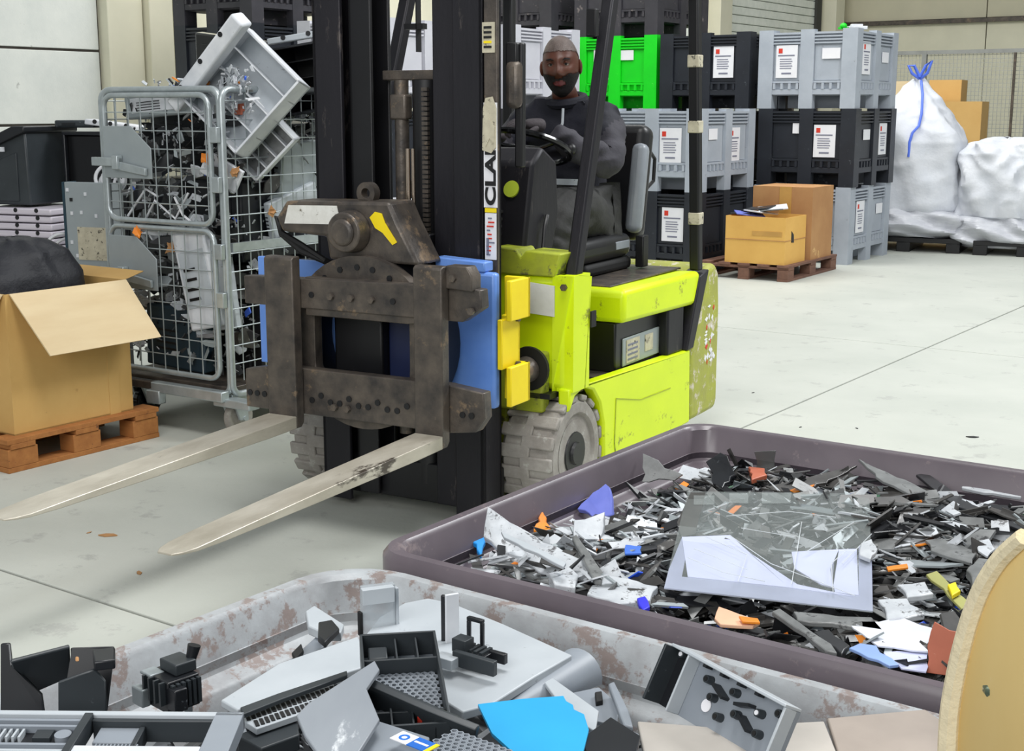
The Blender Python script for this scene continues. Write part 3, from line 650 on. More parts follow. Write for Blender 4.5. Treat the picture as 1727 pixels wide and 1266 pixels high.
# chassis
arch = [(.655, .488), (.655, .40), (.70, .455), (.78, .475), (.86, .45), (.92, .39), (.955, .30), (.965, .12), (1.86, .12), (1.845, .452)]
for s in (-1, 1):
    P('side_panel', MB().prism([(s * .515, y, z) for y, z in arch], (-s * .05, 0, 0)), lime_m, .008)
    if s > 0:
        P('panel_seam', MB().tube([(.517, 1.06, .38), (.517, 1.3, .33), (.517, 1.62, .32)], .0016, 6), limed_m)
        P('panel_seam', MB().tube([(.517, 1.06, .38), (.517, 1.05, .2), (.517, 1.07, .13)], .0016, 6), limed_m)
P('chassis', MB().bb(-.462, .462, .98, 1.84, .14, .44).bb(-.27, .27, .62, .98, .14, .44), limed_m, .01)
P('floor_plate', MB().bb(-.465, .465, .66, 1.845, .44, .455), steel_m, .003)
for s in (-1, 1): P('arch_top', MB().bb(s * .27, s * .46, .60, .97, .455, .475), black_m)
P('battery', MB().bb(-.45, .455, 1.18, 1.80, .455, .66), vinyl_m, .008)
P('battery_panel', MB().bb(.455, .462, 1.24, 1.615, .47, .585), plate_m, .003)
m = MB().bb(.462, .465, 1.27, 1.40, .48, .575, 0)
for k in range(4): m.bb(.4645, .466, 1.28, 1.38, .49 + k * .02, .498 + k * .02, 1)
P('battery_label', m, [torn_m, ink_m])
P('battery_label', MB().bb(.462, .465, 1.46, 1.54, .50, .57), torn_m)
P('battery_post', MB().bb(.44, .50, 1.62, 1.80, .455, .66), mast_m, .01)
# hood: a slab with a rounded front corner
m = MB().prism([(.51, 1.14, .665), (.51, 1.14, .785), (.51, 1.16, .797), (.51, 1.94, .79), (.51, 1.965, .775), (.51, 1.90, .645)], (-1.02, 0, 0)); P('hood', m, lime_m, .02, seg=3)
P('hood_deck', MB().bb(-.40, .42, 1.2, 1.95, .795, .803), steel_m, .003)
# counterweight
m = MB().prism([(.515, 1.86, .12), (.515, 1.86, .452), (.515, 1.90, .56), (.515, 2.02, .77), (.515, 2.06, .80), (.515, 2.14, .81), (.515, 2.185, .76), (.515, 2.205, .60), (.515, 2.205, .16), (.515, 2.18, .12)], (-1.03, 0, 0)); P('counterweight', m, cwt_m, .025, seg=3)
P('corner_frame', MB().prism([(.519, 1.80, .455), (.519, 1.94, .77), (.519, 2.045, .79), (.519, 1.93, .56), (.519, 1.875, .455)], (-.1, 0, 0)), mast_m, .006)
m = MB(); r = random.Random(9)
for k in range(26):
    y = r.uniform(2.03, 2.16); z = r.uniform(.36, .62); a = r.uniform(.006, .022); c = r.uniform(.005, .018)
    m.prism([(.5155, y - a, z), (.5155, y, z - c), (.5155, y + a, z + c * .3), (.5155, y + a * .2, z + c)], (.0012, 0, 0), 0 if k % 6 else 1)
tag(P('worn_sticker', m, [paper_m, red_m]), kind='stuff')
# cowl
P('front_cowl', MB().bb(-.52, .50, .66, .78, .475, .905), lime_m, .03, seg=3)
P('cowl_edge', MB().prism([(.44, .655, .475), (.44, .655, .905), (.52, .655, .905), (.522, .70, .905), (.522, .805, .89), (.522, .76, .475)], (0, .01, 0)).bb(.455, .522, .665, .80, .475, .905), lime_m, .015)
P('axle_housing', MB().bb(.14, .43, .60, .66, .40, .625), limed_m, .01)
P('axle_hole', MB().cyl((.375, .603, .565), (.375, .588, .565), .082, .082, 24), rubber_m)
P('axle_boot', MB().cyl((.375, .588, .565), (.375, .52, .555), .05, .04, 20), steel_m, .004)
P('dash_ledge', MB().prism([(.20, .65, .90), (.18, .65, .97), (.20, .65, 1.0), (.29, .65, .995), (.31, .65, .965), (.33, .65, .99), (.475, .65, .985), (.45, .65, .90)], (0, .14, 0)), limed_m, .006)
P('dash_ledge', MB().bb(-.5, .18, .66, .80, .9, .97), limed_m, .01)
m = MB().prism([V((x, .645, z)) for x, z in ((.30, .765), (.295, .88), (.452, .868), (.452, .755))], (0, .006, 0)); P('worn_plate', m, M('worn_white_plate', rgb(226, 228, 226), .6, col2=rgb(200, 202, 200), nscale=14, dirt=rgb(130, 130, 120), damt=.22, dscale=22))
place(bolt, 'bolt', fk, (.49, .652, .865))
P('latch', MB().bb(.523, .53, .80, .84, .70, .76), rubber_m)
# dash, column, levers
P('dash_hump', MB().prism([V((.08, y, z)) for y, z in ((.72, .9), (.80, 1.30), (.88, 1.36), (1.0, 1.30), (1.02, 1.1), (.95, .9))], (.20, 0, 0)), mast_m, .015)
P('steering_column', MB().tube([(.03, .96, .95), (.01, 1.08, 1.12), (0, 1.2, 1.28)], [.06, .05, .03], 14), black_m)
for k in range(6): P('bellows_rib', MB().ring((.10, .80, 1.02 + k * .025), (.2, -.4, 1), .10 - k * .004, .008, 28, 6), rubber_m)
P('badge', MB().cyl((.20, .79, 1.20), (.20, .776, 1.205), .032, .032, 24), logo_m)
WC = V((.02, 1.22, 1.345)); wn = V((0, .42, 1)).normalized()
P('steering_wheel', MB().ring(WC, wn, .185, .014, 40, 8), gloss_m)
q = wn.to_track_quat('Z', 'Y').to_matrix()
for a in (40, 160, 280): P('spoke', MB().tube([WC, WC - wn * .015 + q @ V((.09 * cos(radians(a)), .09 * sin(radians(a)), 0)), WC + q @ V((.185 * cos(radians(a)), .185 * sin(radians(a)), 0))], .009, 8), gloss_m)
P('wheel_hub', MB().cyl(WC - wn * .05, WC - wn * .005, .04, .035, 18), black_m)
P('wheel_knob', MB().sph(WC + q @ V((.185 * cos(radians(-150)), .185 * sin(radians(-150)), .03)), .024), black_m)
m = MB().tube([(.245, .80, .93), (.245, .82, 1.12), (.245, .84, 1.20)], .009, 8); P('lever', m, black_m)
for k in range(7): P('lever_ridge', MB().cyl((.245, .812 + .004 * k, 1.04 + k * .026), (.245, .814 + .004 * k, 1.054 + k * .026), .017 if k % 2 else .013, None, 12), rubber_m)
P('lever', MB().tube([(.30, .84, .93), (.30, .86, 1.06), (.29, .90, 1.10)], .008, 8), black_m)
# seat
P('seat_base', MB().bb(-.24, .24, 1.35, 1.82, .803, .86), rubber_m, .02)
P('seat_cushion', MB().bb(-.25, .25, 1.28, 1.80, .86, .965), vinyl_m, .04, seg=3)
R = Euler((radians(-11), 0, 0)).to_matrix().to_4x4()
P('backrest', MB().box((0, 1.985, 1.17), (.46, .12, .52), 0, R), vinyl_m, .045, seg=4)
P('side_bolster', MB().box((.215, 1.915, 1.15), (.07, .08, .40), 0, R), vinylg_m, .03, seg=3)
P('side_bolster', MB().box((-.215, 1.915, 1.15), (.07, .08, .40), 0, R), vinylg_m, .03, seg=3)
P('grab_handle', MB().tube([(.18, 2.05, 1.29), (.18, 2.14, 1.30), (.18, 2.19, 1.27), (.18, 2.18, 1.17), (.18, 2.08, 1.13)], .009, 8), black_m)
P('seat_belt', MB().bb(.242, .252, 1.62, 1.76, .90, .935), vinylg_m, .003)
P('seat_hinge', MB().bb(.26, .30, 1.80, 1.86, .81, .95), black_m, .006)
# overhead guard
def post(name, a, b2, w, d, mat):
    m = MB(); a = V(a); b2 = V(b2)
    m.hexa([a + V((-w, -d, 0)), a + V((w, -d, 0)), a + V((w, d, 0)), a + V((-w, d, 0)), b2 + V((-w, -d, 0)), b2 + V((w, -d, 0)), b2 + V((w, d, 0)), b2 + V((-w, d, 0))]); return P(name, m, mat, .008)
for s in (-1, 1):
    post('front_post', (s * .485, .735, .89), (s * .455, 1.13, 2.05), .024, .03, mast_m)
    post('rear_post', (s * .48, 1.98, .79), (s * .455, 1.94, 2.05), .024, .025, black_m)
    P('roof_rail', MB().bb(s * .455 - .025, s * .455 + .025, .98, 1.97, 2.05, 2.11), black_m, .008)
for k in range(7): P('roof_bar', MB().bb(-.455, .455, 1.0 + k * .14, 1.03 + k * .14, 2.065, 2.095), black_m, .005)
for z in (1.02, 1.42, 1.70):
    yy = 1.98 - (z - .79) / 1.26 * .04; xx = .48 - (z - .79) / 1.26 * .025
    P('tape_wrap', MB().bb(xx - .027, xx + .027, yy - .028, yy + .028, z - .025, z + .028), torn_m, .004)
P('lamp_bracket', MB().bb(.43, .47, .93, .96, 1.76, 1.86), black_m, .004)
# ------------------------------------------------------------------ the driver
def skin_mesh(name, mats, pts, edges, root=0, sub=2, fn=None):
    """pts: (x, y, z, rx, ry)"""
    me = bpy.data.meshes.new(name); me.from_pydata([p[:3] for p in pts], edges, [])
    o = bpy.data.objects.new(name + '_s', me); C.objects.link(o)
    o.modifiers.new('skin', 'SKIN'); me.skin_vertices or None
    for i, p in enumerate(pts):
        sv = me.skin_vertices[0].data[i]; sv.radius = (p[3], p[4] if len(p) > 4 else p[3]); sv.use_root = (i == root)
    s = o.modifiers.new('sub', 'SUBSURF'); s.levels = sub; s.render_levels = sub
    bpy.context.view_layer.update()
    r = bpy.data.meshes.new_from_object(o.evaluated_get(bpy.context.evaluated_depsgraph_get())); r.name = name
    bpy.data.objects.remove(o); r.materials.clear()
    for m in mats: r.materials.append(m)
    r.polygons.foreach_set('use_smooth', [True] * len(r.polygons)); return r
BS = V((0, 1.66, .965))
man = thing('person', 'driver in dark jacket and trousers smiling at the camera, gloved hand on the steering wheel', 'person', FL.w(BS.x, BS.y, BS.z), FL.rz)
def b_(p): return (p[0] - BS.x, p[1] - BS.y, p[2] - BS.z)
def bp(*ps): return [b_(p) + tuple(p[3:]) for p in ps]
HC = V((.0, 1.575, 1.675))           # head centre
Lh = V((.03, 1.15, 1.47)); Rh = V((-.13, 1.27, 1.40))
core = bp((0, 1.70, 1.03, .13, .11), (0, 1.70, 1.18, .13, .10), (0, 1.68, 1.32, .15, .11), (0, 1.655, 1.44, .13, .09), (0, 1.63, 1.53, .058), (0, 1.60, 1.62, .055),
   (.17, 1.655, 1.45, .065), (.265, 1.50, 1.26, .048), (.11, 1.345, 1.40, .022), (-.19, 1.655, 1.45, .07), (-.29, 1.52, 1.24, .05), (-.17, 1.37, 1.365, .022),
   (.10, 1.66, 1.03, .09), (.17, 1.22, 1.08, .066), (.16, 1.08, .78, .05), (.16, 1.02, .52, .042), (-.10, 1.66, 1.03, .09), (-.17, 1.24, 1.08, .066), (-.16, 1.10, .78, .05), (-.16, 1.02, .52, .042))
ce = [(0, 1), (1, 2), (2, 3), (3, 4), (4, 5), (3, 6), (6, 7), (7, 8), (3, 9), (9, 10), (10, 11), (0, 12), (12, 13), (13, 14), (14, 15), (0, 16), (16, 17), (17, 18), (18, 19)]
body = skin_mesh('body', [skin_m, lip_m], core, ce)
# head, joined to the body mesh
def head_pt(d):
    x, y, z = d
    px, py, pz = x * .079, y * .098, z * .125
    t = max(0, -z)
    px *= 1 - .26 * t ** 1.5; py *= 1 - .10 * t
    if y > 0 and z < 0: py *= 1 - .25 * t
    g = lambda cx, cz, sx, sz: math.exp(-((px - cx) / sx) ** 2 - ((pz - cz) / sz) ** 2)
    if y < .15:
        f = min(1, (.15 - y) * 2.2)
        nz = .5 + .5 * max(0, min(1, (.03 - pz) / .055))
        dy = -.024 * g(0, -.022, .015, .017) - .015 * g(0, .003, .011, .026) - .008 * (g(.015, -.028, .009, .009) + g(-.015, -.028, .009, .009))
        dy += .013 * (g(.033, .014, .021, .013) + g(-.033, .014, .021, .013)) - .008 * (g(.03, .036, .026, .009) + g(-.03, .036, .026, .009))
        dy -= .009 * (g(.045, -.02, .022, .022) + g(-.045, -.02, .022, .022))
        dy -= .008 * g(0, -.058, .026, .007) + .010 * g(0, -.072, .022, .007); dy += .006 * g(0, -.065, .03, .0028)
        dy -= .012 * g(0, -.105, .03, .018)
        py += dy * f
    return V((px, py, pz))
Rhd = Euler((radians(4), radians(-3), radians(20))).to_matrix()
bm = bmesh.new(); bm.from_mesh(body)
hm = bmesh.new(); bmesh.ops.create_icosphere(hm, subdivisions=5, radius=1)
info = {}
for v in hm.verts:
    d = v.co.normalized(); v.co = head_pt(d)
hd = bpy.data.meshes.new('head'); hm.to_mesh(hd)
def head_faces(test): return [f for f in hm.faces if test(f.calc_center_median())]
for f in hm.faces:
    c = f.calc_center_median()
    if c.y < -.06 and (c.x / .026) ** 2 + ((c.z + .0655) / .0115) ** 2 < 1: f.material_index = 1
for s in (-1, 1):
    e = MB().sph((0, 0, 0), (.010, .022, .032), 0, 14, 10); m2 = e.mesh('ear', skin_m)
    m2.transform(Matrix.Translation((s * .080, .012, -.005)) @ Euler((0, 0, s * .35)).to_matrix().to_4x4()); hm.from_mesh(m2)
HM = Matrix.Translation(V(b_(HC))) @ Rhd.to_4x4()
tmp = bpy.data.meshes.new('t'); hm.to_mesh(tmp); tmp.transform(HM); bm.from_mesh(tmp)
def hand(wrist, direction, up, grip, side, mirror=1):
    """five unequal fingers curling over the wheel rim"""
    d = V(direction).normalized(); n = V(up).normalized(); n = (n - d * n.dot(d)).normalized(); x = d.cross(n) * mirror
    W = V(wrist); pts = [tuple(W - d * .02) + (.038, .034), tuple(W + d * .03) + (.046, .030), tuple(W + d * .085) + (.047, .024)]; ed = [(0, 1), (1, 2)]
    palm = skin_mesh('glove', [glove_m], bp(*pts), ed); out = [palm]
    for i, (off, ln) in enumerate(((-.030, .026), (-.010, .030), (.010, .028), (.029, .022))):
        p0 = W + d * .07 + x * off; p1 = W + d * .108 + x * off * 1.08 + n * .004
        p2 = p1 + d * ln - n * .014 * grip; p3 = p2 + d * ln * .35 - n * .026 * grip; p4 = p3 - d * .012 * grip - n * .016 * grip
        out.append(skin_mesh('finger', [glove_m], bp(*[tuple(p) + (r,) for p, r in ((p0, .0135), (p1, .013), (p2, .012), (p3, .011), (p4, .010))]), [(0, 1), (1, 2), (2, 3), (3, 4)]))
    p0 = W + d * .02 - x * .028; p1 = W + d * .05 - x * .052 - n * .012; p2 = W + d * .08 - x * .048 - n * .034; p3 = W + d * .098 - x * .034 - n * .042
    out.append(skin_mesh('thumb', [glove_m], bp(*[tuple(p) + (r,) for p, r in ((p0, .014), (p1, .012), (p2, .0105), (p3, .009))]), [(0, 1), (1, 2), (2, 3)]))
    return out
body2 = bpy.data.meshes.new('body'); bm.to_mesh(body2); bm.free()
for m in (skin_m, lip_m): body2.materials.append(m)
body2.polygons.foreach_set('use_smooth', [True] * len(body2.polygons))
place(body2, 'body', man)
def shell(name, test, off, mat, rim=0):
    sb = bmesh.new(); sb.from_mesh(hd); sb.normal_update()
    for v in sb.verts: v.co = v.co + v.normal * off(v.co)
    bmesh.ops.delete(sb, geom=[f for f in sb.faces if not test(f.calc_center_median())], context='FACES')
    me = bpy.data.meshes.new(name); sb.to_mesh(me); sb.free(); me.materials.append(mat); me.polygons.foreach_set('use_smooth', [True] * len(me.polygons))
    o = place(me, name, man); o.matrix_local = HM; return o
shell('hair', lambda c: c.z > .062 + .12 * max(0, -c.y - .03) - .75 * max(0, c.y + .02), lambda c: .0025 + .002 * min(1, max(0, (c.z - .06) / .05)), hair_m)
shell('beard', lambda c: c.y < .02 and c.z < -.028 - .35 * max(0, (.045 - abs(c.x))) and not ((c.x / .029) ** 2 + ((c.z + .0655) / .0125) ** 2 < 1) and not (abs(c.x) < .017 and c.z > -.050), lambda c: .004, beard_m)
shell('stubble', lambda c: c.y < -.055 and abs(c.x) < .032 and -.052 < c.z < -.046, lambda c: .0035, beard_m)
for s in (-1, 1):
    e = MB().sph((0, 0, 0), .0125, 0, 16, 12).sph((0, -.0095, 0), .0052, 1, 12, 8).sph((0, 0, .0015), (.0145, .0132, .0145), 2, 16, 5, None)
    # the lids are the upper half only
    o = MB().sph((0, 0, 0), .0125, 0, 16, 12).sph((0, -.0088, 0), (.006, .005, .006), 1, 12, 8).build('eye', [eyew_m, inkb_m], man)
    o.matrix_local = HM @ Matrix.Translation((s * .032, -.0725, .013))
    br = MB().tube([(s * .014, -.092, .030), (s * .030, -.0925, .036), (s * .050, -.080, .033)], [.003, .0042, .0025], 8).build('eyebrow', beard_m, man); br.matrix_local = HM
    lid = MB().tube([(s * .018, -.081, .0165), (s * .032, -.087, .0225), (s * .046, -.079, .0165)], [.003, .0045, .003], 8).build('eyelid', skin_m, man); lid.matrix_local = HM
# clothes
jac = bp((0, 1.70, .99, .175, .145), (0, 1.70, 1.16, .165, .14), (0, 1.68, 1.31, .175, .145), (0, 1.66, 1.44, .15, .12), (0, 1.635, 1.515, .082, .078),
   (.17, 1.66, 1.445, .092), (.265, 1.50, 1.26, .076), (.18, 1.41, 1.335, .064), (.085, 1.32, 1.41, .052), (-.20, 1.66, 1.445, .10), (-.30, 1.52, 1.24, .082), (-.17, 1.35, 1.375, .054))
jm = skin_mesh('jacket', [navy_m, sleeve_m], jac, [(0, 1), (1, 2), (2, 3), (3, 4), (3, 5), (5, 6), (6, 7), (7, 8), (3, 9), (9, 10), (10, 11)], 1, 3)
from mathutils import noise as _ns
for v in jm.vertices:
    q = v.co * 9; k = _ns.noise(V((q.x, q.y, q.z * 1.6))) * .018 - abs(_ns.noise(V((v.co.x * 8, v.co.y * 8, v.co.z * 22)))) * .030 + .006; v.co += v.normal * k
for p in jm.polygons:
    c = p.center
    if abs(c.x) > .155 + .5 * max(0, c.z - .30): p.material_index = 1
    if c.y < -.2: p.material_index = 1
place(jm, 'jacket', man)
MB().ring(b_((0, 1.63, 1.535)), (0, -.25, 1), .075, .022, 28, 8).build('collar', navy_m, man)
tr = bp((0, 1.70, 1.02, .17, .14), (.11, 1.60, 1.045, .125), (.175, 1.40, 1.09, .115), (.185, 1.20, 1.10, .095), (.175, 1.10, .90, .085), (.165, 1.03, .62, .085),
   (-.11, 1.60, 1.045, .125), (-.17, 1.40, 1.09, .11), (-.18, 1.22, 1.10, .095), (-.17, 1.12, .90, .08), (-.16, 1.03, .62, .08))
tm = skin_mesh('trousers', [trou_m], tr, [(0, 1), (1, 2), (2, 3), (3, 4), (4, 5), (0, 6), (6, 7), (7, 8), (8, 9), (9, 10)], 0, 3)
for v in tm.vertices: v.co += v.normal * (_ns.noise(v.co * 8) * .018 - abs(_ns.noise(V((v.co.x * 20, v.co.y * 9, v.co.z * 16)))) * .030 + .006)
place(tm, 'trousers', man)
for s in (-1, 1):
    place(skin_mesh('boot', [boot_m], bp((s * .165, 1.05, .60, .062), (s * .165, 1.03, .52, .056), (s * .165, .95, .495, .05, .04), (s * .17, .83, .485, .042, .03)), [(0, 1), (1, 2), (2, 3)]), 'boot', man)
for wr, dr_, up, mir in ((V((.055, 1.30, 1.432)), (-.78, -.60, .05), (.1, -.25, 1), 1), (V((-.165, 1.335, 1.385)), (.08, -1, .05), (-.2, -.2, 1), -1)):
    ms = hand(wr, dr_, up, 1.0, 0, mir)
    g = place(ms[0], 'glove', man)
    for m in ms[1:]: place(m, m.name.split('.')[0], g)
MB().tube([b_(p) for p in ((.05, 1.50, 1.50), (.055, 1.485, 1.44), (.04, 1.47, 1.38))], .006, 8).build('hood_cord', plight_m, man)
MB().bb(-.05, .10, -.002, .002, -.012, .012).build('belt_strip', plight_m, man).location = b_((.16, 1.30, 1.205))

# ------------------------------------------------------------------ the roll cage
p = at(393, 737, 0); RC = Frame(p, 33)
rc = thing('roll_cage', 'galvanised roll cage trolley heaped with broken electronics left of the forklift', 'trolley', RC.w(0, 0), RC.rz)
RW, RD, Z0, Z1 = .76, .80, .26, 1.585
def rtube(name, pts, r, closed=False, mat=galv_m): return MB().tube(pts, r, 10, 0, closed).build(name, mat, rc)
def rrect(x0, x1, z0, z1, y, rad, ax='x'):
    pts = []
    for cx, cz, a0 in ((x1 - rad, z1 - rad, 0), (x0 + rad, z1 - rad, 90), (x0 + rad, z0 + rad, 180), (x1 - rad, z0 + rad, 270)):
        for k in range(6):
            a = radians(a0 + 18 * k); q = (cx + rad * cos(a), cz + rad * sin(a)); pts.append((q[0], y, q[1]) if ax == 'x' else (y, q[0], q[1]))
    return pts
def mesh_wires(name, x0, x1, z0, z1, y, ax, dx=.083, dz=.083):
    m = MB(); n = int((x1 - x0) / dx)
    for k in range(1, n + 1):
        x = x0 + k * dx
        if x < x1: m.cyl(*[((x, y, z) if ax == 'x' else (y, x, z)) for z in (z0, z1)], .003, None, 6)
    n = int((z1 - z0) / dz)
    for k in range(1, n + 1):
        z = z0 + k * dz
        if z < z1: m.cyl(*[((x, y + .004, z) if ax == 'x' else (y + .004, x, z)) for x in (x0, x1)], .003, None, 6)
    return tag(m.build(name, galv_m, rc), kind='stuff')
rtube('side_frame', rrect(-RW, -.0, Z0 - .06, Z1, 0.0, .05), .016, True)
rtube('door_frame', rrect(-RW + .035, -.035, .985, 1.56, -.03, .06), .013, True)
rtube('door_frame', rrect(-RW + .035, -.035, .275, .955, -.03, .06), .013, True)
mesh_wires('wire_mesh', -RW + .035, -.035, .985, 1.56, -.03, 'x'); mesh_wires('wire_mesh', -RW + .035, -.035, .275, .955, -.03, 'x')
rtube('side_frame', rrect(.0, RD, Z0 - .06, Z1, .012, .05, 'y'), .016, True); mesh_wires('wire_mesh', .0, RD, Z0, Z1, .012, 'y', .075, .085)
rtube('side_frame', rrect(.0, RD, Z0 - .06, Z1, -RW - .012, .05, 'y'), .016, True); mesh_wires('wire_mesh', .0, RD, Z0, Z1, -RW - .012, 'y', .075, .085)
rtube('side_frame', rrect(-RW, 0, Z0 - .06, Z1, RD + .01, .05), .016, True); mesh_wires('wire_mesh', -RW, 0, Z0, Z1, RD + .01, 'x', .11, .085)
MB().bb(.0, .02, .03, RD - .03, .86, .90).build('side_rail', galv_m, rc)
for z0, z1, tz, lz in ((1.18, 1.42, 1.41, 1.20), (.66, .91, .905, .68)):
    MB().prism([(-RW + .04, -.048, z0), (-RW + .04, -.048, z1), (-RW + .23, -.048, z1), (-RW + .36, -.048, z1 - .10), (-RW + .36, -.048, z0)], (0, .006, 0)).build('sign_plate', plate_m, rc, .002)
    MB().bb(-RW - .02, -RW + .17, -.075, -.05, lz + .035, lz + .075).prism([(-RW + .14, -.07, lz + .06), (-RW + .14, -.07, lz + .02), (-RW + .34, -.07, lz - .005), (-RW + .34, -.07, lz + .03)], (0, .015, 0)).build('latch_bar', galv_m, rc, .003)
    MB().bb(-RW + .13, -RW + .17, -.085, -.05, lz + .02, lz + .085).build('latch_block', galv_m, rc, .004)
    for k in range(2): MB().bb(-.025, .02, -.045, -.02, z0 - .05 + k * .22, z0 + .02 + k * .22).build('hinge', galv_m, rc, .003)
MB().bb(-RW, 0, .0, RD, .205, .235).build('base_deck', steel_m, rc, .004)
MB().bb(-RW + .3, .01, -.07, -.02, .175, .225).build('base_rail', galv_m, rc, .006); MB().bb(-RW - .03, -RW + .3, -.05, -.02, .18, .22).build('base_rail', steel_m, rc, .006)
MB().bb(-RW + .27, -RW + .36, -.075, -.03, .12, .185).build('brake_block', galv_m, rc, .006)
MB().bb(-.07, .16, -.05, .02, .15, .19).build('tow_bracket', galv_m, rc, .006)
for x, y in ((-RW + .08, .05), (-.04, .03), (-RW + .08, RD - .08), (-.06, RD - .08)):
    c = MB().cyl((x - .02, y + .05, .08), (x + .02, y + .05, .08), .08, .08, 24).build('caster_wheel', gloss_m if x < -.3 else tyre_m, rc, .008)
    MB().hexa([(x - .045, y - .03, .20), (x - .03, y - .03, .20), (x - .03, y + .07, .20), (x - .045, y + .07, .20), (x - .045, y + .02, .07), (x - .03, y + .02, .07), (x - .03, y + .075, .06), (x - .045, y + .075, .06)][4:] + [(x - .045, y - .03, .20), (x - .03, y - .03, .20), (x - .03, y + .07, .20), (x - .045, y + .07, .20)]).build('caster_fork', galv_m, c, .003)
    MB().hexa([(x + .03, y + .02, .07), (x + .045, y + .02, .07), (x + .045, y + .075, .06), (x + .03, y + .075, .06), (x + .03, y - .03, .20), (x + .045, y - .03, .20), (x + .045, y + .07, .20), (x + .03, y + .07, .20)]).build('caster_fork', galv_m, c, .003)
    MB().cyl((x - .05, y + .05, .075), (x + .05, y + .05, .075), .012, None, 8).build('axle_bolt', galv_m, c)
# its load (local frame RC)
def load(name, label, cat, fr, loc, size, mat, rot=(0, 0, 0), kind='box', group=None, mat2=None):
    t = thing(name, label, cat, fr.w(*loc), 0, group)
    t.rotation_euler = (Matrix.Rotation(fr.rz, 3, 'Z') @ Euler(rot).to_matrix()).to_euler()
    x, y, z = (s / 2 for s in size); k = min(.012, min(size) * .2)
    if kind == 'box':
        MB().bb(-x, x, -y, y, -z, z).build('casing', mat, t, k)
        MB().bb(-x * .8, x * .8, -y - .004, -y, -z * .55, z * .6).build('front_panel', mat2 or mat, t, .002)
        for j in range(4): MB().bb(-x * .6, x * .1, -y - .007, -y - .003, -z * .4 + j * z * .2, -z * .4 + j * z * .2 + z * .06).build('vent_slot', black_m, t)
    elif kind == 'plate':
        MB().bb(-x, x, -y, y, -z, z).build('sheet', mat, t, k)
        for j in range(3): MB().cyl((-x * .6 + j * x * .6, -y - .003, z * .5), (-x * .6 + j * x * .6, -y, z * .5), .012, None, 12).build('hole', black_m, t)
    elif kind == 'tray':
        w = .012
        MB().bb(-x, x, y - w, y, -z, z).build('floor_sheet', mat2 or mat, t)
        for q in (MB().bb(-x, x, -y, y, z - w, z), MB().bb(-x, x, -y, y, -z, -z + w), MB().bb(-x, -x + w, -y, y, -z, z), MB().bb(x - w, x, -y, y, -z, z)): q.build('rim_wall', mat, t, .003)
        for j in range(3): MB().bb(-x, x, -y * .2, y, -z * .5 + j * z * .5, -z * .5 + j * z * .5 + .006).build('rib', mat, t)
    return t
load('printer_casing', 'black casing filling the lower back of the roll cage', 'casing', RC, (-.38, .50, .52), (.70, .5, .52), vinyl_m)
load('printer_casing', 'dark casing filling the middle back of the roll cage', 'casing', RC, (-.40, .46, .98), (.66, .55, .38), pblack_m)
load('printer_casing', 'dark casing in the upper back of the roll cage', 'casing', RC, (-.42, .50, 1.33), (.62, .5, .26), pblack_m, (.0, .1, .1))
load('computer_case', 'dark teal cased computer low behind the lower cage door', 'computer', RC, (-.42, .12, .42), (.38, .12, .30), M('teal_casing', rgb(34, 54, 66), .5), (0, .05, .05))
load('computer_case', 'grey computer case lying flat near the top of the roll cage', 'computer', RC, (-.47, .22, 1.53), (.42, .32, .12), plate_m, (.05, -.08, .05), mat2=white_m)
load('flat_monitor', 'black flat monitor standing on the top left of the cage load', 'monitor', RC, (-.42, .52, 1.72), (.50, .05, .25), gloss_m, (.1, .12, -.1))
load('tv_shell', 'dark hollow screen frame with pale rim at the top right of the cage load', 'casing', RC, (.10, .62, 1.66), (.40, .26, .32), pblack_m, (.1, -.15, .35), 'tray', None, black_m)
load('rim_strip', 'pale rim strip over the dark screen frame on the cage', 'strip', RC, (.10, .50, 1.835), (.42, .03, .03), plight_m, (.0, -.14, .35), 'plate')
load('printer_tray_box', 'big white printer drawer tilted over the roll cage corner', 'drawer', RC, (-.0, .16, 1.575), (.40, .12, .44), white_m, (-.30, .70, .12), 'tray', None, plight_m)
load('white_rail', 'long white ribbed rail sloping up to the peak of the cage load', 'rail', RC, (-.115, .06, 1.70), (.56, .09, .075), white_m, (.2, -.74, .05), 'plate')
load('white_open_frame', 'white V shaped frame hanging inside the right side of the cage', 'frame', RC, (.0, .24, 1.36), (.26, .08, .28), white_m, (.1, .80, .5), 'tray', None, gr_m)
load('grey_cover', 'pale grey cover behind the cage side mesh, upper', 'cover', RC, (-.06, .58, 1.22), (.05, .34, .26), plate_m, (0, .1, .1))
load('grey_cover', 'pale grey cover behind the cage side mesh, lower and tilted', 'cover', RC, (-.04, .50, 1.02), (.04, .36, .18), plight_m, (.25, .05, .05))
load('broken_housing', 'white broken printer housing leaning behind the lower cage door', 'housing', RC, (-.20, .03, .72), (.20, .05, .46), white_m, (.0, -.22, .05), mat2=plight_m)
load('broken_housing', 'pale grey housing beside the white one behind the lower cage door', 'housing', RC, (-.10, .07, .68), (.14, .05, .38), plight_m, (.0, -.12, .1))
load('white_strip', 'long white strip across the middle of the cage at the lower door', 'strip', RC, (-.45, .06, .93), (.44, .03, .03), white_m, (0, .02, 0), 'plate')
load('pale_board', 'pale greenish panel low behind the cage side mesh', 'panel', RC, (-.02, .42, .50), (.03, .10, .36), M('pale_green', rgb(190, 200, 170), .6), (0, 0, .1), 'plate')
load('circuit_plate', 'perforated metal plate hanging at the cage corner', 'plate', RC, (-.06, .06, 1.22), (.20, .02, .11), white_m, (.1, .5, .3), 'plate')
r = random.Random(12)
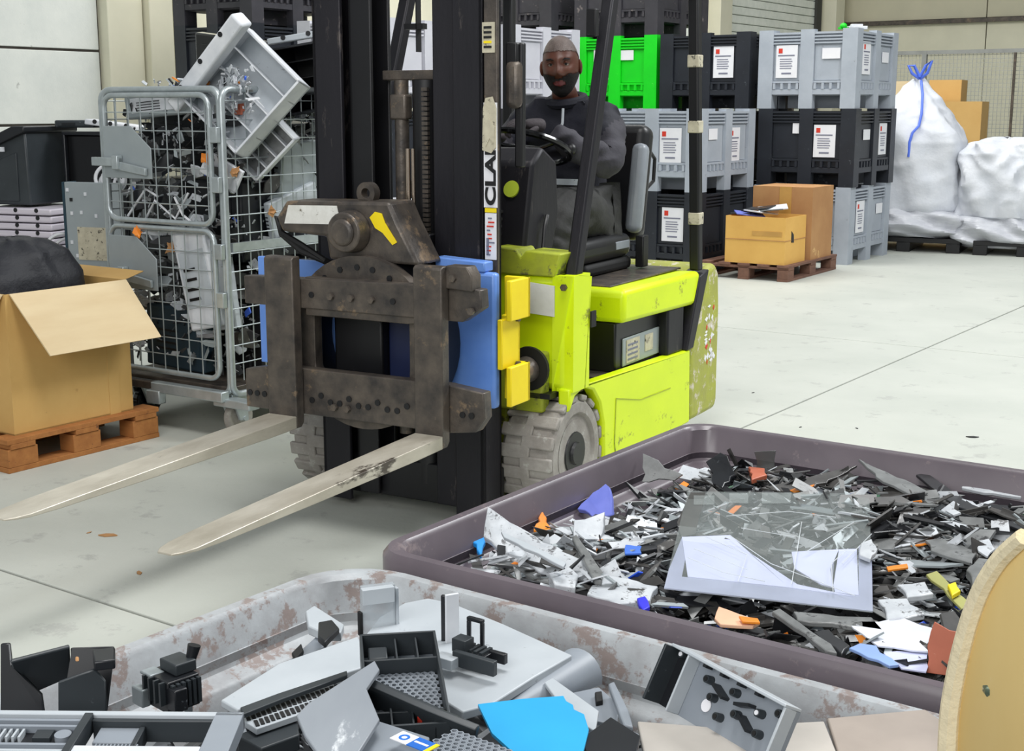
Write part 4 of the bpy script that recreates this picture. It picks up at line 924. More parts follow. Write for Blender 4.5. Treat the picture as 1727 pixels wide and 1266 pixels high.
def scrap(name, label, cat, group, loc, size, mat, rot):
    n = 6; pts = []
    for i in range(n):
        a = 2 * pi * i / n + r.uniform(-.3, .3); q = r.uniform(.6, 1); pts.append((size[0] * q * cos(a), size[1] * q * sin(a), -size[2]))
    o = MB().prism(pts, (0, 0, 2 * size[2])).build(name, mat, None, size[2] * .3, 1); o.location = loc; o.rotation_euler = rot
    return tag(o, label, cat, group)
for (x, y, z), l, mm in (((-.10, -.005, 1.28), 'crumpled orange scrap on the upper cage door right edge', or_m), ((.03, .05, 1.22), 'brown orange scrap at the cage corner', leaf_m), ((-.52, -.045, .93), 'bright orange scrap above the lower sign plate', or_m), ((.03, .28, 1.03), 'orange scrap inside the side mesh of the cage', leaf_m), ((-.03, .15, 1.50), 'dark orange scrap inside the white V shaped frame', copper_m), ((-.38, .03, .86), 'brown scrap behind the lower cage door', leaf_m)):
    b = MB()
    for k in range(4):
        R3 = Euler((r.uniform(-.9, .9), r.uniform(-3, 3), r.uniform(-.6, .6))).to_matrix().to_4x4(); L = r.uniform(.024, .045)
        q = [(L * r.uniform(.7, 1), 0, 0), (L * .2, 0, L * .35), (-L * .4, 0, L * r.uniform(.4, .8)), (-L * r.uniform(.6, .9), 0, -.1 * L), (-L * .2, 0, -L * .5), (L * .4, 0, -L * .25)]
        b.add(q + [(x_, y_ + .004, z_) for x_, y_, z_ in q], [[0, 1, 2, 3, 4, 5], [11, 10, 9, 8, 7, 6]] + [[i, (i + 1) % 6, 6 + (i + 1) % 6, 6 + i] for i in range(6)], 0, R3)
    o = b.build('plastic_scrap', mm, None, smooth=False); o.location = RC.w(x, y, z); tag(o, l, 'scrap')
for i in range(80):
    x, y, z = r.uniform(-.70, -.05), r.uniform(.02, .16), r.uniform(.34, 1.5)
    mm, cl = r.choice([(dk_m, 'dark'), (dk2_m, 'charcoal'), (gr_m, 'grey'), (wh_m, 'white'), (dk_m, 'dark'), (plate_m, 'metallic'), (wh_m, 'white')]); up = 'upper' if z > .96 else 'lower'
    scrap(cl + '_scrap', cl + ' broken piece jammed behind the ' + up + ' front door of the roll cage', 'shard', cl + ' pieces behind the ' + up + ' cage door', RC.w(x, y, z), (r.uniform(.03, .11), r.uniform(.015, .05), .004), mm, (r.uniform(.9, 2.2), r.uniform(-.7, .7), r.uniform(-1, 1)))
for i in range(60):
    y, x, z = r.uniform(.08, .75), r.uniform(-.16, -.02), r.uniform(.34, 1.5)
    mm, cl = r.choice([(dk_m, 'dark'), (dk2_m, 'charcoal'), (gr_m, 'grey'), (wh_m, 'white'), (plate_m, 'metallic'), (plight_m, 'pale')]); up = 'upper' if z > .96 else 'lower'
    scrap(cl + '_scrap', cl + ' broken piece jammed behind the ' + up + ' side mesh of the roll cage', 'shard', cl + ' pieces behind the ' + up + ' cage side', RC.w(x, y, z), (r.uniform(.03, .12), r.uniform(.015, .06), .004), mm, (r.uniform(1., 2.2), r.uniform(-.7, .7), r.uniform(.3, 1.5)))
for i in range(26):
    x, y, z = r.uniform(-.62, .0), r.uniform(.1, .7), 1.585 + r.uniform(0, .06)
    scrap('cage_top_scrap', 'small broken piece lying on the load over the top of the roll cage', 'shard', 'shards on top of the roll cage', RC.w(x, y, z), (r.uniform(.02, .09), r.uniform(.01, .04), .004), r.choice([dk_m, wh_m, gr_m, leaf_m, wh_m, plight_m, or_m]), (r.uniform(-.5, .5), r.uniform(-.5, .5), r.uniform(0, 3)))
def loose(name, n, box, mats, wts, label, smin, smax):
    mb = MB()
    for i in range(n):
        p = [r.uniform(box[2 * k], box[2 * k + 1]) for k in range(3)]; L = r.uniform(smin, smax); Wd = L * r.uniform(.1, .5)
        R3 = Matrix.Rotation(RC.rz, 4, 'Z') @ Euler((r.gauss(0, .7), r.gauss(0, .9), r.gauss(0, .6))).to_matrix().to_4x4(); R3.translation = RC.w(*p)
        q = [(-L, 0, -Wd), (L * r.uniform(.6, 1.1), 0, -Wd * r.uniform(.5, 1)), (L * .8, 0, Wd), (-L * r.uniform(.5, 1), 0, Wd * .8)]; t_ = r.uniform(.002, .008)
        mb.add(q + [(x_, t_, z_) for x_, y_, z_ in q], MB.BF, r.choices(range(len(mats)), wts)[0], R3)
    return tag(mb.build(name, mats, None, smooth=False), label, 'debris', None, 'stuff')
pal_c = [dk_m, wh_m, gr_m, plate_m, pblack_m, or_m, M('chip_blue', rgb(70, 110, 220), .4)]
loose('cage_crumbs', 520, (-.72, -.04, .03, .12, .30, 1.52), pal_c, (4, 3, 3, 3, 4, .25, .15), 'small mixed fragments behind the front doors of the roll cage', .008, .035)
loose('cage_crumbs', 420, (-.13, -.03, .06, .76, .30, 1.52), pal_c, (4, 4, 3, 3, 4, .3, .2), 'small mixed fragments behind the side mesh of the roll cage', .008, .038)
loose('drawer_crumbs', 90, (-.10, .10, .09, .13, 1.48, 1.68), [wh_m, plight_m, pal_c[6], gr_m, white_m], (4, 3, .5, 1, 4), 'small white and blue bits caught in the tilted printer drawer', .006, .028)
loose('cage_top_crumbs', 160, (-.62, .02, .1, .6, 1.56, 1.63), pal_c, (3, 4, 3, 3, 2, .5, .2), 'small mixed fragments on the load at the top of the roll cage', .008, .03)
for i, ps in enumerate((((-.5, -.01, .99), (-.42, -.02, 1.08), (-.3, -.01, 1.0), (-.22, .0, 1.12)), ((-.30, -.01, 1.10), (-.24, -.02, 1.02), (-.18, -.01, .98)), ((-.62, -.01, 1.0), (-.5, .0, 1.13), (-.4, -.02, 1.1)))):
    o = centred(MB().tube([RC.w(*q) for q in ps], .006, 6), 'cable', cable_m, ('white cable looping low behind the upper cage door', 'short white cable at the right of the upper cage door', 'white cable at the left behind the upper cage door')[i], 'cable')

# ------------------------------------------------------------------ left: carton on a pallet, stack of electronics
p = at(25, 735, .144); FX = Frame(p, 35.2)
pallet('wooden_pallet', 'orange brown wooden pallet under the big open carton at the left', FX, -.40, .33, .80, .90, wood_m)
t = thing('carton', 'big open cardboard box with a flap folded down, at the left edge', 'cardboard box', FX.w(0, 0, .144), FX.rz)
bw, bd, bh, k = .62, .625, .60, .006
for nm, q in (('wall', MB().bb(-k, 0, 0, bd, 0, bh)), ('wall', MB().bb(-bw, -k, 0, k, 0, bh)), ('wall', MB().bb(-bw, -bw + k, k, bd, 0, bh)), ('wall', MB().bb(-bw, -k, bd - k, bd, 0, bh)), ('base', MB().bb(-bw, 0, 0, bd, 0, k))): q.build(nm, card_m, t)
fl = MB(); ang = radians(32)
dxo, dzo = sin(ang) * .30, -cos(ang) * .30
fl.hexa([(0, .02, bh), (dxo, .085, bh + dzo), (dxo, bd + .045, bh + dzo), (0, bd - .005, bh)] + [(.006, .02, bh + .002), (dxo + .006, .085, bh + dzo + .003), (dxo + .006, bd + .045, bh + dzo + .003), (.006, bd - .005, bh + .002)]); fl.build('flap', cardin_m, t)
MB().hexa([(-bw + .01, 0, bh), (-.01, 0, bh), (-.05, -.17, bh - .24), (-bw + .05, -.17, bh - .24), (-bw + .01, -.006, bh), (-.01, -.006, bh), (-.05, -.176, bh - .244), (-bw + .05, -.176, bh - .244)]).build('flap', cardin_m, t)
MB().hexa([(-bw + .01, bd, bh), (-.01, bd, bh), (-.03, bd + .12, bh + .02), (-bw + .03, bd + .12, bh + .02), (-bw + .01, bd + .006, bh), (-.01, bd + .006, bh), (-.03, bd + .126, bh + .025), (-bw + .03, bd + .126, bh + .025)]).build('flap', card_m, t)
MB().bb(-.002, .0015, bd - .13, bd - .07, 0, bh).build('crease', card_m, t)
t = thing('plastic_sack', 'black sack bulging out of the open carton at the left edge', 'bag', FX.w(-.36, .30, .16), FX.rz)
lumpy(sack([(.6, 0), (1, .1), (1, .5), (.95, .62), (.75, .72), (.4, .77), (.05, .78)], .25, .27, .7), 56, 30, .035, 31).build('sack_body', fabric_m, t)
# dark support crate behind, under the electronics
FS = Frame(at(205, 690, 0) , 35.2)
def Y_(px, py, Y): return atY(px, py, Y)
sy = 7.0
sz = atY(100, 470, sy).z
fs = Frame(atY(200, 470, sy), 20)
t = thing('scrap_table', 'low dark bench under the old electronics at the left', 'table', fs.w(0, 0), fs.rz)
MB().bb(-1.5, .05, -.02, .9, sz - .05, sz).build('top', black_m, t, .006); MB().bb(-1.5, .05, -.035, -.02, sz - .02, sz + .01).build('edge_strip', galv_m, t)
for x in (-1.4, -.02):
    for y in (.05, .82): MB().bb(x - .03, x + .03, y - .03, y + .03, 0, sz - .05).build('leg', black_m, t)
t = thing('television', 'tall glossy black box television on the bench, left of the roll cage', 'television', fs.w(-.35, .30, sz), fs.rz)
MB().bb(-.16, .22, 0, .06, 0, .73).build('screen', gloss_m, t, .006); MB().bb(-.175, .235, .06, .36, .0, .74).build('back_shell', pblack_m, t, .03); MB().bb(-.175, -.155, -.02, .06, 0, .74).build('frame_side', pblack_m, t, .006); MB().bb(-.175, .235, -.02, .06, .73, .75).build('frame_top', pblack_m, t, .004); MB().bb(-.178, -.168, -.03, -.015, .40, .44).build('badge', white_m, t)
t = thing('printer', 'dark printer with sloping top and small bright clips at the left edge', 'printer', fs.w(-.88, .10, sz + .36), fs.rz)
MB().prism([(-.6, 0, 0), (-.6, 0, .06), (.26, 0, .40), (.27, 0, 0)], (0, .40, 0)).build('casing', pdark_m, t, .01)
MB().prism([(-.6, -.03, .06), (-.6, -.03, .10), (.20, -.03, .42), (.28, -.03, .42), (.28, -.03, .39)], (0, .45, 0)).build('sloping_top', pblack_m, t, .006)
MB().prism([(-.5, -.006, .02), (-.5, -.006, .06), (.2, -.006, .28), (.2, -.006, .02)], (0, .01, 0)).build('front_face', pdark_m, t, .004)
for x, z in ((-.06, .225), (.04, .262), (.13, .298)): MB().bb(x - .02, x + .012, -.04, -.025, z - .012, z + .012).build('clip', white_m, t)
load('keyboard', 'white slim keyboard lying on top of the black television', 'keyboard', fs, (-.26, .40, sz + .785), (.30, .12, .03), white_m, (0, .12, .2), 'plate')
load('flat_device', 'dark flat device lying on the black television', 'device', fs, (-.48, .42, sz + .79), (.24, .2, .04), pdark_m, (0, 0, .1))
for k in range(7):
    load('printer_sheet_tray', ('lowest', 'second', 'third', 'fourth', 'fifth', 'sixth', 'topmost')[k] + ' pinkish white flat tray, counted from the bench, under the dark printer', 'tray', fs, (-.66, .24, sz + .09 + k * .040), (.46 - .01 * (k % 3), .40, .034), sheet_m, (0, 0, .02 * (k % 3 - 1)), 'plate', 'pinkish white trays in a stack')
t = thing('metal_sheet', 'grey sheet metal side panel with holes standing before the black television', 'panel', fs.w(-.02, -.06, sz), fs.rz)
MB().bb(-.24, .10, 0, .03, .01, .50).build('sheet', plate_m, t, .004); MB().bb(-.255, -.24, 0, .10, .0, .50).build('folded_edge', M('teal_edge', rgb(30, 60, 74), .5), t)
for x, z in ((-.22, .46), (-.2, .41), (-.11, .44), (-.20, .34), (-.14, .345), (-.05, .33), (-.21, .19), (-.18, .12)): MB().bb(x - .008, x + .008, -.004, 0, z - .009, z + .009).build('hole', white_m if z != .41 else black_m, t)
MB().bb(-.17, .02, -.006, 0, .10, .27).build('sticker', torn_m, t)
for i, (cx, cz, rr) in enumerate(((-.02, .52, .07), (.03, .50, .06), (-.05, .49, .05), (-.30, .13, .10), (-.30, .06, .07))):
    o = MB().ring((0, 0, 0), (.2 + .1 * i, -1, .3), rr, .009, 28, 8).ring((.015, .02, -.01), (.1, -1, .1 * i), rr * .85, .008, 28, 8).build('cable_coil', cable_m); o.location = fs.w(cx, -.0 + .02 * i - (.1 if i > 2 else 0), sz + cz)
    tag(o, ('white cable loop above the metal panel, leftmost', 'white cable loop above the metal panel, rightmost', 'small white cable loop above the metal panel', 'white cable loop left of the metal panel, upper', 'white cable loop left of the metal panel, on the bench')[i], 'cable')
for i in range(26):
    scrap('electronic_scrap', 'small electronic scrap heaped on the bench behind the carton', 'scrap', 'scraps on the bench', fs.w(r.uniform(-.85, -.28), r.uniform(-.12, .02), sz + r.uniform(.02, .13)), (r.uniform(.02, .10), r.uniform(.012, .04), .006), r.choice([dk_m, wh_m, gr_m, wh_m, pblack_m]), (r.uniform(-.8, .8), r.uniform(-.8, .8), r.uniform(0, 3)))
# ------------------------------------------------------------------ the two big bins
def rrect_xy(x0, x1, y0, y1, rad, z, k=6):
    pts = []
    for cx, cy, a0 in ((x1 - rad, y1 - rad, 0), (x0 + rad, y1 - rad, 90), (x0 + rad, y0 + rad, 180), (x1 - rad, y0 + rad, 270)):
        for i in range(k + 1):
            a = radians(a0 + 90 * i / k); pts.append(V((cx + rad * cos(a), cy + rad * sin(a), z)))
    return pts
def bin_(name, label, fr, x0, x1, y0, y1, H, mats, rad):
    t = thing(name, label, 'bin', fr.w((x0 + x1) / 2, (y0 + y1) / 2, 0), fr.rz)
    cx, cy = (x0 + x1) / 2, (y0 + y1) / 2
    R = lambda ins, z: [p - V((cx, cy, 0)) for p in rrect_xy(x0 + ins, x1 - ins, y0 + ins, y1 - ins, max(rad - ins * .5, .02), z)]
    MB().loft([R(.10, .10), R(.045, H - .09), R(.045, H - .06)], 0, True, False).loft([R(.085, H - .125), R(.13, .12)], 0, True, False).loft([R(.13, .10), R(.13, .12)]).build('shell', mats[0], t)
    MB().loft([R(.045, H - .06), R(.0, H - .06), R(.0, H - .012), R(.008, H), R(.026, H), R(.034, H - .008), R(.044, H - .072), R(.048, H - .08)], 0, True, False).build('rim', mats[1], t)
    MB().loft([R(.048, H - .08), R(.054, H - .085), R(.070, H - .088), R(.077, H - .095), R(.085, H - .125)], 0, True, False).build('ledge', mats[2], t)
    for sx in (-1, 1):
        for sy in (-1, 1): MB().bb(sx * ((x1 - x0) / 2 - .27), sx * ((x1 - x0) / 2 - .13), sy * ((y1 - y0) / 2 - .27), sy * ((y1 - y0) / 2 - .13), 0, .10).build('foot', mats[0], t, .008)
    return t
ZR = .75
o2 = at(615, 925, ZR); B2 = Frame(o2, 35.2); ly2 = B2.loc(at(1165, 708, ZR)).y
X2 = 1.30
bin_('waste_bin', 'dark plastic bin full of broken screens and black shards', B2, 0, X2, 0, ly2, ZR, (binB_m, binBr_m, binBr_m), .075)
o1 = at(588, 938, ZR); B1 = Frame(o1, 36.2)
X1, Y1 = 1.45, -1.25
t1 = bin_('waste_bin', 'mottled grey plastic bin full of printer parts in the foreground', B1, 0, X1, Y1, 0, ZR, (binA_m, binAr_m, binAr_m), .13)
def smear(px, z, name='pink_smear', mat=binAp_m):
    pts = [at(a, b, z) for a, b in px]; q = [t1.matrix_basis.inverted() @ p for p in pts]
    return MB().prism(q, (0, 0, .0012)).build(name, mat, t1)
hs = random.Random(5)
def bed(name, fr, x0, x1, y0, y1, fn, mat, label, n=60):
    mb = MB(); vs = []; fs = []
    for j in range(n + 1):
        for i in range(n + 1):
            x = x0 + (x1 - x0) * i / n; y = y0 + (y1 - y0) * j / n
            vs.append(fr.w(x, y, fn(x, y) + _ns.noise(V((x * 22, y * 22, 1))) * .022 + _ns.noise(V((x * 60, y * 60, 4))) * .012))
    for j in range(n):
        for i in range(n): a = j * (n + 1) + i; fs.append([a, a + 1, a + n + 2, a + n + 1])
    mb.add(vs, fs); o = mb.build(name, mat, None, smooth=False); tag(o, label, 'debris', None, 'stuff'); return o
def h2(x, y):
    e = min(1, max(0, y / .25)); l = min(1, max(0, x / .35)); bk = min(1, max(0, (ly2 - y) / .25))
    return .66 - .03 * (1 - l) * e - .02 * (1 - bk) + .03 * max(0, 1 - y / .3) * l + .02 * sin(x * 7) * sin(y * 6)
bed('debris_bed', B2, .085, X2 - .085, .085, ly2 - .085, h2, M('dark_debris', rgb(24, 24, 26), .5, col2=rgb(60, 60, 62), nscale=30), 'bed of fine dark crumbs under the shards in the dark bin')
def h1(x, y): return .62 + .02 * sin(x * 9) * sin(y * 8)
bed('debris_bed', B1, .09, X1 - .09, Y1 + .09, -.09, h1, M('grey_debris', rgb(34, 36, 40), .5, col2=rgb(88, 92, 96), nscale=20), 'bed of dark crumbs under the printer parts in the grey bin')

# shards in the dark bin
def shard_mesh(mat, r_, thin):
    L = r_.uniform(.035, .10) * (1.35 if thin else 1); Wd = L * (r_.uniform(.08, .17) if thin else r_.uniform(.22, .6)); n = r_.choice([4, 5, 6, 7])
    pts = []
    for i in range(n):
        a = 2 * pi * (i + r_.uniform(.1, .9)) / n; q = r_.uniform(.75, 1.15); pts.append((L * q * cos(a), Wd * q * sin(a), 0))
    mb = MB().prism(pts, (0, 0, r_.uniform(.0025, .006)))
    if r_.random() < .4: mb.bb(-L * .5, L * .45, -.003, .003, .0, .012)
    return mb.mesh('shard', mat, False)
pal = [(dk_m, 'dark plastic shard'), (dk2_m, 'charcoal plastic shard'), (gr_m, 'grey plastic shard'), (wh_m, 'white plastic shard'), (plate_m, 'thin metal strip')]
pool = {}
for m_, l_ in pal: pool[m_.name] = [shard_mesh(m_, hs, k % 2) for k in range(12)]
def heap(nm, fr, hf, box, n, weights, lab, grp, tilt=.45, lift=.02):
    for i in range(n):
        for _ in range(60):
            x = hs.uniform(box[0], box[1]); y = hs.uniform(box[2], box[3])
            if not any(a <= x <= b and c <= y <= d for a, b, c, d in keep): break
        k = hs.choices(range(5), weights(x, y))[0]; m_, l_ = pal[k]
        o = bpy.data.objects.new(nm[k], hs.choice(pool[m_.name])); C.objects.link(o)
        o.location = fr.w(x, y, hf(x, y) + hs.uniform(.005, lift + .03)); s = hs.uniform(.55, 1.15); o.scale = (s, s, 1)
        o.rotation_euler = (hs.gauss(0, tilt), hs.gauss(0, tilt * .7), fr.rz + hs.gauss(.5, .8))
        zn = zone(x, y) if 'dark bin' in lab else ''
        tag(o, l_ + lab + (' at its ' + zn if zn else ''), 'strip' if k == 4 else 'shard', l_ + grp + (' ' + zn if zn else ''))
keep = []
def w2(x, y):
    if x < .36 and y < .75: return (2, 1, 2, 6, 2)
    if y < .12: return (3, 2, 2, 3, 2)
    return (6, 5, 2.4, 1.1, 1.6)
names = ['dark_shard', 'charcoal_shard', 'grey_shard', 'white_shard', 'metal_strip']
zone = lambda x, y: ('left end' if x < .4 else 'right half' if x > .8 else 'middle') + (', near the front rim' if y < .3 else ', towards the back' if y > .75 else '')
heap(names, B2, h2, (.13, X2 - .13, .12, ly2 - .12), 290, w2, ' heaped in the dark bin', 's in the dark bin')
def w1(x, y): return (5, 3, 4, 3, 1)
keep = []
heap(names, B1, h1, (.15, X1 - .15, -.95, -.15), 90, w1, ' among the printer parts of the grey bin', 's in the grey bin', .35, .0)

def crumbs(name, fr, hf, box, n, mats, wf, label, smin, smax, up):
    mb = MB()
    for i in range(n):
        x = hs.uniform(box[0], box[1]); y = hs.uniform(box[2], box[3]); k = hs.choices(range(len(mats)), wf(x, y))[0]
        L = hs.uniform(smin, smax) * (1.6 if hs.random() < .4 else 1); Wd = L * hs.uniform(.08, .5)
        R3 = Euler((hs.gauss(0, .55), hs.gauss(0, .35), fr.rz + hs.gauss(.5, .9))).to_matrix().to_4x4(); R3.translation = fr.w(x, y, hf(x, y) + hs.uniform(.0, up))
        j = lambda: hs.uniform(.7, 1.2)
        p = [(-L * j(), -Wd * j(), 0), (L * j(), -Wd * j() * .8, 0), (L * j() * .8, Wd * j(), 0), (-L * j() * .7, Wd * j() * .9, 0)]; t_ = hs.uniform(.001, .004)
        mb.add(p + [(a, b, t_) for a, b, c in p], MB.BF, k, R3)
    o = mb.build(name, mats, None, smooth=False); return tag(o, label, 'debris', None, 'stuff')
wc2 = lambda x, y: (3, 2.5, 2.5, 6, 2, .2, .12, .1) if x < .38 and y < .8 else (6, 5, 3.2, 2.2, 2, .16, .1, .1)
crumbs('shard_crumbs', B2, h2, (.12, X2 - .1, .10, ly2 - .11), 3600, [dk_m, dk2_m, gr_m, wh_m, plate_m, or_m, M('bright_blue_chip', rgb(40, 90, 230), .4), green_m], wc2, 'small mixed fragments filling the dark bin between the shards', .008, .034, .055)
crumbs('part_crumbs', B1, h1, (.13, X1 - .13, -1.0, -.12), 700, [pblack_m, pdark_m, pgrey_m, plight_m, plate_m], lambda x, y: (5, 4, 3, 2, 2), 'small mixed fragments filling the grey bin between the printer parts', .01, .04, .05)
def sz_(name, px, z, th, mat, label, cat, bevel=0., group=None, jag=.0):
    if not isinstance(z, (list, tuple)): z = [z] * len(px)
    return slab(name, [(a, b, c) for (a, b), c in zip(px, z)], th, mat, label, cat, group, None, bevel, jag)
Z = .725
# cracked flat screen
pts = [at(x, y, z) for x, y, z in ((1160, 828, .735), (1466, 832, .735), (1472, 1030, .745), (1120, 990, .745))]
c0 = sum(pts, V((0, 0, 0))) / 4
scr = thing('cracked_screen', 'big cracked clear and lavender flat screen lying on the dark bin heap', 'screen', c0)
def sub(px, z, th, nm, mat, par=scr, base=c0, bev=0):
    zz = z if isinstance(z, (list, tuple)) else [z] * len(px)
    mb = slabpts([at(a, b, c) for (a, b), c in zip(px, zz)], th); mb.v = [tuple(V(p) - base) for p in mb.v]; return mb.build(nm, mat, par, bev)
sub([(1160, 828), (1466, 832), (1472, 1030), (1120, 990)], (.735, .735, .745, .745), .003, 'glass_sheet', glass_m)
for px in ([(1150, 905), (1232, 902), (1330, 990), (1160, 972)], [(1232, 902), (1262, 930), (1345, 985), (1440, 1005), (1330, 990)], [(1335, 930), (1415, 926), (1405, 990), (1385, 985), (1340, 958)], [(1415, 926), (1445, 925), (1448, 1003), (1408, 998), (1400, 960)]):
    sub(px, .7375, .002, 'screen_fragment', lav_m)
lavd = M('lavender_edge', rgb(170, 176, 206), .35)
sub([(1128, 960), (1150, 906), (1162, 910), (1150, 972), (1448, 1004), (1448, 920), (1470, 925), (1472, 1030), (1120, 991)], [.7365] * 9, .002, 'screen_border', lavd)
sub([(1142, 880), (1165, 830), (1190, 830), (1172, 900), (1150, 905)], .736, .002, 'dark_border', dk2_m)
for a in ([(1170, 835), (1205, 835), (1205, 850), (1170, 850)], [(1285, 830), (1335, 830), (1332, 848), (1285, 848)], [(1230, 831), (1262, 831), (1262, 848), (1230, 847)]): sub(a, .739, .001, 'clear_tape', glass_m)
crk = M('crack_edge', rgb(226, 232, 236), .3)
for ln in ([(1230, 902), (1300, 950), (1442, 1004)], [(1160, 940), (1220, 965), (1290, 980)], [(1335, 985), (1345, 925), (1352, 880)], [(1405, 998), (1402, 950), (1430, 925)], [(1190, 905), (1260, 935), (1245, 980)], [(1170, 925), (1260, 960)], [(1420, 950), (1470, 900)], [(1360, 930), (1440, 880)], [(1225, 870), (1330, 862), (1410, 872)], [(1250, 890), (1340, 905)]):
    mb = MB().tube([at(a, b, .7475) - c0 for a, b in ln], .0007, 5); mb.build('crack_line', crk, scr)
